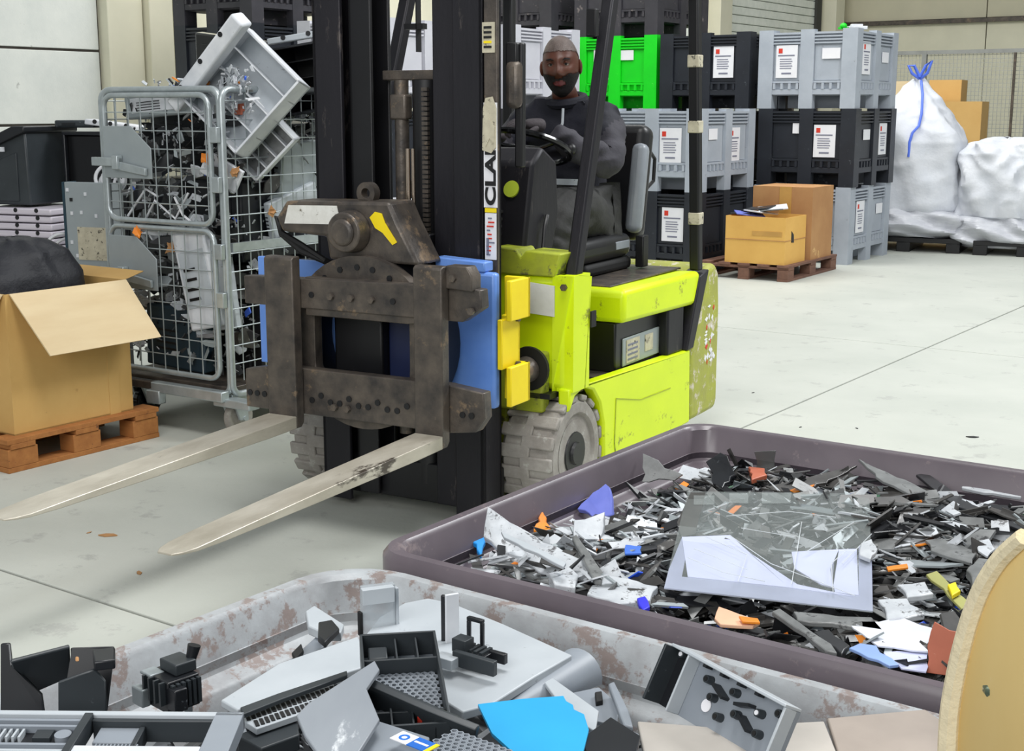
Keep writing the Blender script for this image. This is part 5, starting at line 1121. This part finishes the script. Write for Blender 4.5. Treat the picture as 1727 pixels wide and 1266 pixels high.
its = [
 ('white_housing', [(822, 852), (842, 868), (905, 905), (985, 945), (1002, 972), (950, 982), (850, 935), (815, 905)], (.79, .775, .745, .73, .72, .72, .72, .73), .012, wh_m, 'long white ribbed housing leaning at the left end of the dark bin', 'housing'),
 ('white_housing', [(850, 925), (905, 950), (1000, 985), (995, 998), (905, 980), (838, 945)], .715, .01, gr_m, 'long grey housing edge below the white one by the front rim of the dark bin', 'housing'),
 ('white_strip', [(845, 895), (925, 932), (955, 948), (950, 955), (850, 905)], .765, .006, plight_m, 'thin pale strip on the long white housing in the dark bin', 'strip'),
 ('azure_scrap', [(796, 900), (812, 886), (818, 905), (812, 938), (804, 925)], .70, .01, azure_m, 'bright azure scrap at the left corner of the dark bin', 'scrap'),
 ('orange_scrap', [(900, 893), (908, 872), (915, 860), (922, 872), (930, 890), (914, 897)], .70, .012, or_m, 'orange pointed scrap near the left wall of the dark bin', 'scrap'),
 ('periwinkle_cover', [(973, 858), (1000, 830), (1021, 815), (1027, 820), (1033, 868), (1000, 872)], (.68, .70, .73, .73, .68, .68), .012, peri_m, 'periwinkle blue cover standing at the left wall of the dark bin', 'cover'),
 ('white_block', [(968, 876), (1020, 862), (1016, 900), (1004, 930), (968, 912)], (.74, .75, .72, .71, .71), .03, wh_m, 'white block under the periwinkle cover in the dark bin', 'block'),
 ('grey_bracket', [(965, 905), (972, 900), (1018, 965), (1015, 978), (1002, 976)], .745, .01, gr_m, 'grey angled bracket right of the white block in the dark bin', 'bracket'),
 ('white_case', [(990, 1000), (1020, 968), (1060, 975), (1110, 988), (1096, 1012), (1040, 1018)], .735, .014, wh_m, 'white rounded case at the front rim of the dark bin', 'case'),
 ('white_case', [(925, 968), (960, 955), (975, 968), (970, 990), (935, 985)], .735, .02, wh_m, 'small white square case left of the white rounded case', 'case'),
 ('blue_mesh_scrap', [(1074, 1008), (1088, 1004), (1096, 1022), (1085, 1028)], .745, .008, M('deep_blue', rgb(50, 50, 224), .5), 'deep blue mesh scrap beside the white rounded case', 'scrap'),
 ('grey_plate', [(1084, 764), (1152, 800), (1138, 810), (1082, 812)], (.74, .71, .69, .69), .006, gr_m, 'grey plate standing at the back left corner of the dark bin', 'plate'),
 ('black_cover', [(1190, 778), (1215, 762), (1226, 768), (1241, 800), (1218, 822), (1202, 815)], (.71, .74, .74, .70, .69, .69), .01, pblack_m, 'black folded cover near the back wall of the dark bin', 'cover'),
 ('smoky_pane', [(1272, 762), (1309, 760), (1310, 802), (1290, 806), (1274, 800)], (.74, .74, .68, .68, .68), .003, M('smoky', rgb(96, 98, 96), .2, alpha=.6), 'smoky clear pane standing near the back wall of the dark bin', 'pane'),
 ('copper_coil', [(1262, 786), (1290, 789), (1294, 800), (1268, 808)], .705, .012, copper_m, 'orange copper piece in front of the smoky pane', 'scrap'),
 ('long_board', [(1283, 822), (1446, 784), (1420, 800), (1372, 822), (1330, 830)], (.70, .72, .71, .70, .70), .006, dk2_m, 'long dark grey panel pointing to the back rim of the dark bin', 'panel'),
 ('orange_edge', [(1332, 826), (1374, 816), (1368, 824), (1340, 829)], .707, .003, or_m, 'bright orange edge strip on the long dark grey panel', 'strip'),
 ('long_board', [(1448, 773), (1470, 785), (1540, 815), (1600, 845), (1570, 850), (1490, 812)], (.75, .74, .72, .71, .71, .73), .006, gr_m, 'long grey panel slanting down from the back rim of the dark bin', 'panel'),
 ('dark_board', [(1466, 838), (1512, 812), (1570, 852), (1510, 866)], (.70, .72, .72, .70), .006, dk2_m, 'dark cracked panel right behind the clear screen', 'panel'),
 ('pale_slab', [(1624, 800), (1726, 803), (1722, 838), (1660, 830), (1622, 822)], (.72, .72, .70, .70, .70), .008, wh_m, 'pale speckled lid at the right end of the dark bin', 'lid'),
 ('dark_board', [(1545, 800), (1562, 796), (1640, 850), (1727, 885), (1727, 895), (1610, 852)], .715, .006, dk_m, 'long black panel running to the right picture edge in the dark bin', 'panel'),
 ('blue_label_strip', [(1055, 918), (1082, 920), (1082, 932), (1054, 933)], .725, .004, M('mid_blue', rgb(70, 120, 220), .5), 'small blue label strip left of the clear screen', 'strip'),
 ('black_slatted_scrap', [(1030, 915), (1130, 905), (1126, 922), (1030, 935)], .715, .01, dk_m, 'black slatted strip left of the clear screen', 'strip'),
 ('peach_scrap', [(1205, 1042), (1212, 1022), (1245, 1034), (1282, 1048), (1270, 1055), (1215, 1052)], .735, .006, M('peach', rgb(238, 190, 156), .6), 'peach coloured scrap at the front rim under the clear screen', 'scrap'),
 ('orange_stick', [(1246, 1038), (1278, 1042), (1282, 1049), (1252, 1047)], .742, .004, or_m, 'orange stick on the peach scrap', 'stick'),
 ('grey_stick', [(1302, 1030), (1315, 1025), (1402, 1085), (1412, 1100), (1392, 1096)], .745, .008, gr_m, 'long grey slat by the front rim right of the peach scrap', 'slat'),
 ('grey_rail', [(1338, 1030), (1470, 1040), (1490, 1062), (1345, 1045)], .735, .008, gr_m, 'long grey rail lying below the clear screen', 'rail'),
 ('honeycomb_tray', [(1372, 1064), (1398, 1060), (1434, 1088), (1420, 1102)], .735, .012, dk_m, 'small black honeycomb tray by the front rim', 'tray'),
 ('white_sheet', [(1432, 1050), (1520, 1040), (1572, 1058), (1566, 1098), (1480, 1088)], .735, .003, M('bluish_white_sheet', rgb(226, 230, 240), .5), 'crumpled white sheet near the copper board', 'sheet'),
 ('blue_tray', [(1432, 1092), (1450, 1084), (1478, 1088), (1516, 1120), (1500, 1122)], .735, .005, M('pale_blue', rgb(150, 180, 236), .4), 'pale blue tray by the front rim', 'tray'),
 ('white_sheet', [(1490, 1100), (1566, 1096), (1562, 1132), (1520, 1126)], .73, .003, lav_m, 'pale lavender sheet left of the copper board', 'sheet'),
 ('copper_board', [(1576, 1048), (1628, 1068), (1604, 1140), (1562, 1134)], (.79, .78, .72, .72), .004, copper_m, 'reddish copper board standing at the right of the front rim', 'board'),
 ('yellow_scrap', [(1598, 985), (1612, 980), (1620, 995), (1606, 1003)], .745, .008, yel_m, 'small yellow scrap near the right end of the dark bin', 'scrap'),
 ('green_board', [(1562, 968), (1580, 962), (1640, 1020), (1622, 1026)], .735, .005, M('olive_board', rgb(170, 170, 100), .5), 'olive circuit board beside the small yellow scrap', 'board'),
 ('white_mesh', [(1513, 985), (1560, 980), (1575, 1000), (1530, 1006)], .735, .01, wh_m, 'white perforated piece right of the clear screen', 'piece'),
 ('white_mesh', [(1480, 1010), (1530, 1008), (1560, 1035), (1500, 1048)], .735, .01, wh_m, 'white tangled piece at the lower right of the clear screen', 'piece'),
 ('grey_case', [(1630, 960), (1650, 940), (1690, 945), (1682, 975), (1640, 985)], .745, .016, gr_m, 'grey round cornered case beside the curved cardboard', 'case'),
 ('pale_oval', [(1648, 912), (1668, 908), (1678, 925), (1665, 938), (1650, 928)], .74, .004, wh_m, 'pale oval plate near the right end of the dark bin', 'plate'),
 ('grey_board', [(1560, 910), (1600, 908), (1650, 930), (1640, 950), (1570, 928)], .73, .006, gr_m, 'grey flat panel left of the pale oval plate', 'panel'),
 ('orange_strip', [(1495, 955), (1530, 950), (1532, 956), (1498, 961)], .735, .004, or_m, 'thin orange strip at the right of the clear screen', 'strip'),
 ('white_ring', [(1452, 915), (1470, 908), (1480, 925), (1468, 942), (1450, 935)], .75, .008, wh_m, 'white ring piece on the right edge of the clear screen', 'ring'),
]
for nm, px, z, th, mt, lb_, cat in its: sz_(nm, px, z, th, mt, lb_, cat, min(th * .2, .002), None, .10)

# ------------------------------------------------------------------ printer parts in the grey bin
def onax(name, label, cat, tl, tr, bl):
    m, w_, h_ = axes(at(*tl), at(*tr), at(*bl)); t = thing(name, label, cat); t.matrix_world = m; return t, w_, h_
# grille tray
t, w_, h_ = onax('grille_tray', 'black open tray with round hole grille in the middle of the grey bin', 'tray', (606, 1069, .855), (734, 1062, .855), (692, 1222, .83))
d = .035; th = .0035
for nm, q in (('wall', (0, th, 0, h_, -d, 0)), ('wall', (w_ - th, w_, 0, h_, -d, 0)), ('wall', (0, w_, 0, th, -d, 0)), ('wall', (0, w_, h_ - th, h_, -d, 0)), ('cross_wall', (0, w_, h_ * .27, h_ * .27 + th, -d, -.004)), ('cross_wall', (0, w_, h_ * .78, h_ * .78 + th, -d, -.01))): MB().bb(*q).build(nm, pdark_m, t, .0008)
MB().bb(0, w_, 0, h_ * .27, -d, -d + .003).build('floor_sheet', pgrey_m, t); MB().bb(0, w_, h_ * .78, h_, -d, -d + .003).build('floor_sheet', pgrey_m, t)
for x in (.45, .72): MB().bb(w_ * x, w_ * x + .002, 0, h_ * .27, -d, -.006).build('rib', pdark_m, t)
for x in (.3, .55, .8): MB().bb(w_ * x, w_ * x + .002, h_ * .78, h_, -d, -.006).build('rib', pdark_m, t)
MB().bb(w_ * .1, w_ * .35, h_ * .06, h_ * .2, -d, -.012).build('motor_box', pdark_m, t, .002)
def grille(x0, x1, y0, y1, z, s, mat, par, name='grille'):
    """plate with a staggered lattice of holes"""
    m = MB(); r0 = s * .36; hgt = s * .866; j = 0; y = y0
    while y < y1 - s * .3:
        x = x0 + (s / 2 if j % 2 else 0)
        while x < x1 - s * .3:
            o = [(x + s / 2 + s * .56 * cos(pi / 6 + k * pi / 3), y + hgt / 2 + s * .56 * sin(pi / 6 + k * pi / 3), z) for k in range(6)]
            i = [(x + s / 2 + r0 * cos(pi / 6 + k * pi / 3), y + hgt / 2 + r0 * sin(pi / 6 + k * pi / 3), z) for k in range(6)]
            i2 = [(p[0], p[1], z - .003) for p in i]
            m.add(o + i + i2, [[k, (k + 1) % 6, 6 + (k + 1) % 6, 6 + k] for k in range(6)] + [[6 + k, 6 + (k + 1) % 6, 12 + (k + 1) % 6, 12 + k] for k in range(6)])
            x += s
        y += hgt; j += 1
    return tag(m.build(name, mat, par, smooth=False), kind='stuff')
grille(.004, w_ - .004, h_ * .29, h_ * .775, -d + .012, .0085, pgrey_m, t)
MB().bb(.003, w_ - .003, h_ * .28, h_ * .78, -d - .003, -d).build('floor_sheet', rubber_m, t)
MB().bb(w_ * .84, w_ * .97, h_ * .86, h_ * .98, -d, -.012).build('red_clip', red_m, t, .002); MB().bb(w_ * .62, w_ * .68, h_ * .80, h_ * .84, -d, -.01).build('red_clip', red_m, t, .001)
# second speaker grille at the bottom edge
t, w_, h_ = onax('speaker_plate', 'grey panel with round hole grille at the bottom edge of the picture', 'panel', (765, 1228, .83), (905, 1280, .83), (700, 1290, .83))
MB().bb(-.004, w_ + .004, -.004, h_ + .004, -.012, -.006).build('back_sheet', rubber_m, t); grille(0, w_, 0, h_, 0, .0085, pgrey_m, t)
its = [
 ('tray_side', [(608, 1155), (622, 1158), (720, 1200), (802, 1232), (796, 1268), (700, 1245), (640, 1215), (612, 1180)], (.845, .845, .84, .83, .79, .79, .80, .82), .01, pdark_m, 'dark deep side of a tray under the grille tray', 'tray'),
 ('torn_cover', [(500, 1205), (520, 1185), (632, 1113), (640, 1128), (618, 1160), (640, 1212), (600, 1275), (540, 1275), (515, 1240)], .86, .006, scuff_m, 'grey torn cover with scuffed corner left of the grille tray', 'cover'),
 ('long_board', [(372, 1180), (470, 1118), (604, 1072), (612, 1092), (610, 1125), (520, 1152), (400, 1196)], .80, .01, plight_m, 'long pale panel running up to the grille tray', 'panel'),
 ('dark_rail', [(405, 1192), (470, 1168), (585, 1130), (586, 1138), (475, 1178), (410, 1204)], .812, .006, pdark_m, 'dark rail along the long pale panel', 'rail'),
 ('large_cover', [(600, 1090), (640, 1040), (682, 1016), (722, 1008), (762, 1016), (850, 1052), (965, 1104), (902, 1140), (830, 1186), (780, 1200), (700, 1150)], .785, .012, plight_m, 'large pale grey printer cover at the back of the grey bin', 'cover'),
 ('light_board', [(918, 1150), (932, 1142), (1010, 1198), (1004, 1232), (985, 1222), (940, 1180)], .775, .006, plight_m, 'pale board edge behind the sky blue sheet', 'board'),
 ('holed_plate', [(962, 1168), (1010, 1158), (1045, 1188), (1040, 1222), (990, 1212)], .75, .006, pgrey_m, 'grey plate with a square hole right of the sky blue sheet', 'plate'),
 ('grey_strip', [(1026, 1152), (1036, 1148), (1062, 1200), (1068, 1225), (1052, 1222)], .77, .01, pgrey_m, 'narrow grey strip standing right of the holed plate', 'strip'),
 ('square_block', [(1003, 1166), (1015, 1164), (1017, 1180), (1005, 1182)], .757, .008, rubber_m, 'small black square on the holed grey plate', 'block'),
 ('black_flap', [(978, 1246), (1030, 1208), (1080, 1240), (1070, 1290), (1000, 1290)], .79, .006, pblack_m, 'black flap at the bottom edge right of the sky blue sheet', 'flap'),
 ('beige_cover', [(1075, 1215), (1200, 1225), (1390, 1215), (1420, 1290), (1090, 1290)], .77, .01, M('beige_a', rgb(196, 190, 182), .5), 'flat beige cover at the bottom edge in front of the grey housing', 'cover'),
 ('beige_cover', [(1395, 1210), (1560, 1195), (1612, 1230), (1600, 1290), (1420, 1290)], .765, .01, M('beige_b', rgb(172, 160, 150), .5), 'flat tan cover at the bottom edge beside the curved cardboard', 'cover'),
 ('base_cover', [(555, 1250), (600, 1222), (640, 1215), (725, 1242), (700, 1290), (560, 1290)], .84, .01, pgrey_m, 'grey base cover at the bottom edge below the torn cover', 'cover'),
 ('hinge_piece', [(515, 1030), (530, 1020), (580, 1052), (575, 1066), (545, 1066), (520, 1055)], .77, .014, plight_m, 'pale hinge piece near the left wall of the grey bin', 'hinge'),
 ('black_clip', [(537, 1048), (560, 1044), (572, 1058), (548, 1082), (536, 1072)], .785, .01, pblack_m, 'black clip under the pale hinge piece', 'clip'),
 ('slim_bar', [(455, 1142), (545, 1062), (560, 1068), (548, 1088), (470, 1140)], .755, .008, pgrey_m, 'slim grey bar leaning along the left wall of the grey bin', 'bar'),
 ('black_patch', [(492, 1100), (508, 1084), (512, 1096), (498, 1110)], .762, .006, rubber_m, 'small black patch on the slim grey bar', 'scrap'),
]
for nm, px, z, th, mt, lb_, cat in its: sz_(nm, px, z, th, mt, lb_, cat, min(th * .2, .002))
sz_('blue_sheet', [(806, 1187), (880, 1178), (950, 1173), (955, 1182), (966, 1188), (968, 1196), (985, 1204), (993, 1230), (978, 1290), (890, 1290), (830, 1236)], .795, .004, skyblue_m, 'sky blue sheet lying in the grey bin', 'sheet')
# rolled edge of the large cover
m = MB(); A0 = at(978, 1112, .765); A1 = at(830, 1192, .775); ax = (A1 - A0).normalized(); nx = V((0, 0, 1)).cross(ax).normalized(); nx = -nx if nx.dot(V((1, -1, 0))) < 0 else nx
def arc(p, r_, s): return [p + nx * (r_ * sin(a)) + V((0, 0, r_ * cos(a) - .02)) for a in [radians(-35 + k * 15) for k in range(10)]]
m.loft([arc(A0, .036, 0) + arc(A0, .029, 0)[::-1], arc(A0 * .5 + A1 * .5, .026, 0) + arc(A0 * .5 + A1 * .5, .021, 0)[::-1], arc(A1, .014, 0) + arc(A1, .010, 0)[::-1]])
centred(m, 'rolled_edge', pgrey_m, 'rolled grey edge sloping down in front of the large pale cover', 'edge')
# slotted strip
t, w_, h_ = onax('slotted_strip', 'pale strip with two rows of slots left of the torn cover', 'strip', (400, 1208, .80), (598, 1142, .80), (412, 1236, .80))
MB().bb(0, w_, 0, h_, -.008, 0).build('strip_body', plight_m, t, .001)
sl = MB().bb(-.0022, .0022, 0, h_ * .36, -.001, .0012).mesh('slot', rubber_m, False)
for k in range(22):
    for j in (0, 1): o = place(sl, 'slot', t, (.01 + k * (w_ - .02) / 21, h_ * (.10 + .46 * j), 0), (0, 0, .35))
sz_('strip_base', [(400, 1240), (440, 1262), (505, 1238), (500, 1205), (410, 1234)], .79, .02, pdark_m, 'dark base under the slotted strip', 'base', .002)
# upright pieces
def upright(name, label, cat, px, z0, hpx, w_px, mat, th=.004, extra=None):
    b0 = at(px[0], px[1], z0); b1 = at(px[0] + w_px[0], px[1] + w_px[1], z0); top = atY(px[0], px[1] - hpx, b0.y).z - z0
    return centred(slabpts([b0, b1, b1 + V((0, 0, top)), b0 + V((0, 0, top))], th), name, mat, label, cat, None, .0008)
b0 = at(612, 1072, .775)
clr = M('clear_grey', rgb(196, 204, 210), .15, alpha=.55)
upright('clear_plate', 'clear grey plate standing upright behind the grille tray', 'plate', (612, 1072), .775, 80, (56, -8), clr, .012)
upright('clear_plate_edge', 'black edge strip at the left of the clear upright plate', 'strip', (608, 1074), .775, 40, (5, -1), rubber_m, .01)
upright('clear_plate_edge', 'pale edge strip at the right of the clear upright plate', 'strip', (669, 1064), .775, 72, (5, -1), plight_m, .01)
upright('clear_band', 'pale band across the top of the clear upright plate', 'band', (612, 1022), .83, 26, (54, -7), plight_m, .012)
upright('thin_upright', 'thin black plate standing upright right of the grille tray', 'plate', (744, 1092), .775, 88, (7, 1), pblack_m, .006)
upright('thin_upright', 'thin white plate standing upright next to the thin black one', 'plate', (753, 1096), .775, 92, (22, -4), white_m, .005)
# little black mechanism
t = thing('feed_mechanism', 'small black feed mechanism on the large pale cover', 'mechanism', at(800, 1110, .795), -.6)
for nm, q, mt in (('frame', (-.02, .025, -.015, .015, 0, .012), pblack_m), ('gear_box', (-.022, .0, -.02, .0, .012, .03), pdark_m), ('arm', (.01, .045, .004, .012, .0, .014), pblack_m), ('bar', (-.01, .055, -.035, -.026, .0, .02), pdark_m), ('bracket', (-.03, .0, -.05, -.03, .0, .014), plight_m), ('pin', (-.02, -.015, .01, .015, .01, .045), pblack_m), ('pin', (.0, .005, .012, .017, .01, .045), pblack_m), ('top_bar', (-.02, .005, .010, .017, .045, .05), pblack_m)): MB().bb(*q).build(nm, mt, t, .001)
for k in range(5): MB().bb(-.02 + k * .009, -.015 + k * .009, -.012, .012, .012, .016).build('rib', pdark_m, t)
# upturned grey housing
t, w_, h_ = onax('upturned_housing', 'upturned grey printer housing with screw posts at the right of the grey bin', 'housing', (1152, 1096, .83), (1345, 1200, .83), (1128, 1196, .765))
MB().bb(0, w_, 0, h_, -.006, 0).build('floor_sheet', pgrey_m, t)
for nm, q, mt in (('wall', (0, w_, -.004, 0, -.006, .022), plight_m), ('wall', (-.004, 0, 0, h_, -.006, .03), pdark_m), ('wall', (w_ * .16, w_ * .175, 0, h_, 0, .022), plight_m), ('wall', (w_ - .004, w_, 0, h_, 0, .02), plight_m)): MB().bb(*q).build(nm, mt, t, .001)
MB().bb(0, w_ * .16, 0, h_, 0, .002).build('dark_channel', pblack_m, t)
for x, y in ((.05, .06), (.32, .22), (.40, .45), (.55, .2), (.62, .5), (.78, .3), (.82, .6), (.5, .68), (.92, .15)):
    p = MB().cyl((w_ * x, h_ * y, 0), (w_ * x, h_ * y, .011), .0055, .0048, 14).build('screw_post', pdark_m, t); MB().cyl((w_ * x, h_ * y, .0105), (w_ * x, h_ * y, .012), .003, None, 10).build('screw_hole', paper_m if x in (.05, .78) else rubber_m, p)
for x, y, s_ in ((.45, .3, .4), (.66, .3, -.3), (.72, .55, .5)): o = MB().bb(-.012, .012, -.002, .002, 0, .014).build('rib', pblack_m, t); o.location = (w_ * x, h_ * y, 0); o.rotation_euler = (0, 0, s_)
for x in (.3, .45, .6, .75): MB().bb(w_ * x, w_ * x + .006, .0, .004, .008, .02).build('snap_hook', pblack_m, t)
MB().cyl((w_ * .36, h_ * .62, .001), (w_ * .36, h_ * .62, .002), .008, None, 16).build('round_spot', paper_m, t)
# black trough at the far left
t = thing('black_trough', 'black trough shaped printer part hanging over the left rim of the grey bin', 'printer part', at(95, 1180, .80))
b0 = V(t.location)
def lp(px, z): return [at(a, b, c) - b0 for (a, b), c in zip(px, z if isinstance(z, (list, tuple)) else [z] * len(px))]
def tpart(nm, px, z, th_, mt): 
    mb = slabpts([p + b0 for p in lp(px, z)], th_); mb.v = [tuple(V(p) - b0) for p in mb.v]; return mb.build(nm, mt, t, .002)
tpart('back_wall', [(18, 1118), (118, 1092), (120, 1142), (60, 1168), (30, 1150)], (.87, .87, .82, .81, .82), .006, pdark_m)
tpart('end_wall', [(118, 1092), (192, 1090), (190, 1112), (180, 1200), (100, 1205), (120, 1142)], (.87, .86, .845, .79, .79, .82), .006, pblack_m)
tpart('left_wall', [(0, 1085), (16, 1084), (20, 1120), (70, 1170), (75, 1205), (0, 1205)], (.88, .88, .86, .82, .80, .80), .006, pblack_m)
tpart('hinge_block', [(156, 1094), (194, 1090), (194, 1112), (158, 1116)], .868, .012, pblack_m)
tpart('side_flap', [(98, 1150), (160, 1128), (178, 1148), (180, 1200), (98, 1204)], (.845, .85, .84, .80, .80), .005, pdark_m)
tpart('screw', [(127, 1106), (133, 1106), (133, 1112), (127, 1112)], .875, .003, leaf_m)
# black mechanism beside it
t = thing('gear_housing', 'black gear housing with a metal plate left in the grey bin', 'mechanism', at(285, 1172, .77), -.75)
for nm, q, mt in (('body', (-.045, .045, -.03, .045, -.02, .05), pblack_m), ('top_block', (-.03, .03, .0, .05, .05, .075), pdark_m), ('metal_plate', (-.05, -.01, -.035, .0, .045, .052), plate_m), ('side_block', (.03, .07, -.03, .0, -.01, .04), pblack_m), ('foot_block', (-.06, -.02, -.05, -.03, -.02, .02), plate_m)): MB().bb(*q).build(nm, mt, t, .003)
for k in range(6): MB().bb(.046, .056, -.025 + k * .012, -.018 + k * .012, -.01, .045).build('fin', pdark_m, t)
for k in range(4): MB().bb(-.03 + k * .02, -.024 + k * .02, -.042, -.03, .0, .05).build('fin', pdark_m, t)
MB().cyl((.01, .05, .07), (.012, .058, .098), .011, .014, 14).build('knob', pblack_m, t); t.scale = (.62, .62, .6)
# bezel at the bottom left
t, w_, h_ = onax('printer_scrap', 'black printer front bezel with slats and an open window at the bottom left', 'bezel', (-60, 1196, .85), (412, 1200, .85), (-70, 1300, .84))
for nm, q, mt in (('top_bar', (0, w_, 0, h_ * .07, -.02, 0), plight_m), ('right_bar', (w_ * .90, w_, 0, h_, -.02, .0), pgrey_m), ('divider', (w_ * .44, w_ * .47, h_ * .06, h_, -.02, .002), pdark_m), ('backing', (0, w_ * .44, h_ * .06, h_, -.016, -.010), pblack_m), ('lower_bar', (w_ * .44, w_ * .9, h_ * .58, h_ * .68, -.02, .0), white_m), ('window_shelf', (w_ * .5, w_ * .64, h_ * .12, h_ * .38, -.02, -.012), pgrey_m), ('window_edge', (w_ * .64, w_ * .66, h_ * .12, h_ * .58, -.03, -.01), pdark_m), ('inner_top', (w_ * .47, w_ * .9, h_ * .07, h_ * .12, -.03, -.004), pdark_m)): MB().bb(*q).build(nm, mt, t, .001)
for k in range(9):
    z = .12 + k * .1
    if k == 2:
        for j in range(6): MB().bb(w_ * (.14 + j * .022), w_ * (.148 + j * .022), h_ * .28, h_ * .42, -.01, -.003).build('slot', plight_m, t)
        MB().bb(w_ * .30, w_ * .36, h_ * .28, h_ * .42, -.01, -.004).build('display', pdark_m, t); MB().cyl((w_ * .40, h_ * .36, -.01), (w_ * .40, h_ * .36, -.003), .009, None, 20).build('badge', pgrey_m, t)
    elif k != 3: MB().bb(0, w_ * .44, h_ * z, h_ * (z + .035), -.01, -.002).build('slat', pgrey_m if k != 5 else plight_m, t)
for k in range(12): MB().bb(w_ * .52 + k * .004, w_ * .52 + k * .004 + .0015, h_ * .42, h_ * .56, -.02, -.01).build('fin', pgrey_m, t)
# label with print on the base cover
t, w_, h_ = onax('printed_label', 'small white and blue printed label on the grey base cover', 'label', (680, 1232, .853), (742, 1256, .853), (668, 1248, .853))
for nm, q, mt in (('paper', (0, w_ * .45, 0, h_, -.001, 0), paper_m), ('blue_field', (w_ * .45, w_ * .9, 0, h_, -.001, 0), M('print_blue', rgb(30, 110, 210), .4)), ('yellow_field', (w_ * .9, w_, 0, h_, -.001, 0), yel_m)): MB().bb(*q).build(nm, mt, t)
MB().annulus((w_ * .22, 0), h_ * .3, h_ * .16, 0, .0004, 20).build('ring_print', M('print_blue2', rgb(40, 120, 220), .4), t).matrix_local = Matrix.Translation((0, h_ * .5, 0)) @ Matrix.Rotation(pi / 2, 4, 'X')
MB().bb(w_ * .5, w_ * .85, h_ * .4, h_ * .55, 0, .0004).build('white_print', paper_m, t)
# pink smears on the grey bin's ledge
smear([(770, 1002), (800, 1010), (835, 1030), (800, 1024)], ZR - .088 + .004)
# curved cardboard at the right
px = [(1727, 903), (1690, 938), (1660, 985), (1640, 1035), (1622, 1100), (1610, 1160), (1603, 1215), (1600, 1300), (1830, 1300), (1830, 850), (1770, 870)]
def cr(P, k=5):
    out = []
    for i in range(len(P) - 1):
        a, b, c, d = (V(P[max(0, min(len(P) - 1, i + o))] + (0,)) for o in (-1, 0, 1, 2))
        for j in range(k):
            t_ = j / k; q = .5 * (2 * b + (c - a) * t_ + (2 * a - 5 * b + 4 * c - d) * t_ ** 2 + (3 * b - a - 3 * c + d) * t_ ** 3); out.append((q.x, q.y))
    return out
px = cr(px[:8]) + px[8:]
pts = [atY(a, b, 1.42 + (a - 1600) * -.0009) for a, b in px]
n = V((.35, 1, 0)).normalized()
t = thing('cardboard_flap', 'thick curved cardboard flap with pale cut edge at the right front corner', 'cardboard', pts[4])
MB().prism([p - pts[4] for p in pts], n * .018).build('sheet', M('flap_cardboard', rgb(236, 208, 142), .8, col2=rgb(222, 190, 120), nscale=4, stretch=(1, 1, .3), dirt=rgb(240, 222, 180), damt=.2, dscale=8), t)
edge = [p - pts[4] - n * .004 for p in pts[:35]]
MB().tube(edge, [.0095 + .004 * i / 35 for i in range(35)], 8).build('cut_edge', M('flap_edge', rgb(240, 226, 190), .85, bump=.4, bscale=40), t)
b = MB()
for k in range(12): b.sph(atY(1685 + hs.uniform(-18, 30), 1170 + hs.uniform(-35, 30), 1.36), hs.uniform(.004, .012), 0, 7, 5)
centred(b, 'crumpled_foil', M('green_foil', rgb(110, 124, 104), .35, .5, dirt=rgb(220, 226, 216), damt=.4, dscale=60), 'crumpled greenish foil stuck to the curved cardboard', 'foil')
# litter on the floor
for i, (x, y, s_, mt, l) in enumerate(((182, 903, .035, leaf_m, 'dry leaf on the floor between the fork blades'), (150, 898, .012, leaf_m, 'tiny leaf scrap beside the dry leaf'), (235, 966, .02, leaf_m, 'thin twig scrap on the floor below the fork tips'), (1640, 737, .03, dk_m, 'small dark scrap on the floor behind the dark bin'), (1350, 720, .012, dk_m, 'tiny dark crumb on the floor behind the dark bin corner'), (1445, 722, .012, dk_m, 'tiny dark crumb on the floor above the back rim of the dark bin'), (282, 770, .02, leaf_m, 'dry scrap on the floor near the orange pallet'), (1270, 662, .012, dk_m, 'tiny dark crumb on the open floor right of the forklift'))):
    b = MB().prism([(-s_, 0, 0), (-s_ * .2, -s_ * .4, 0), (s_, -.1 * s_, 0), (s_ * .5, s_ * .35, 0), (-.3 * s_, s_ * .4, 0)], (0, 0, s_ * .12)); o = b.build('floor_litter', mt, None, smooth=False)
    o.location = at(x, y, 0.001); o.rotation_euler = (0, 0, i); tag(o, l, 'litter')
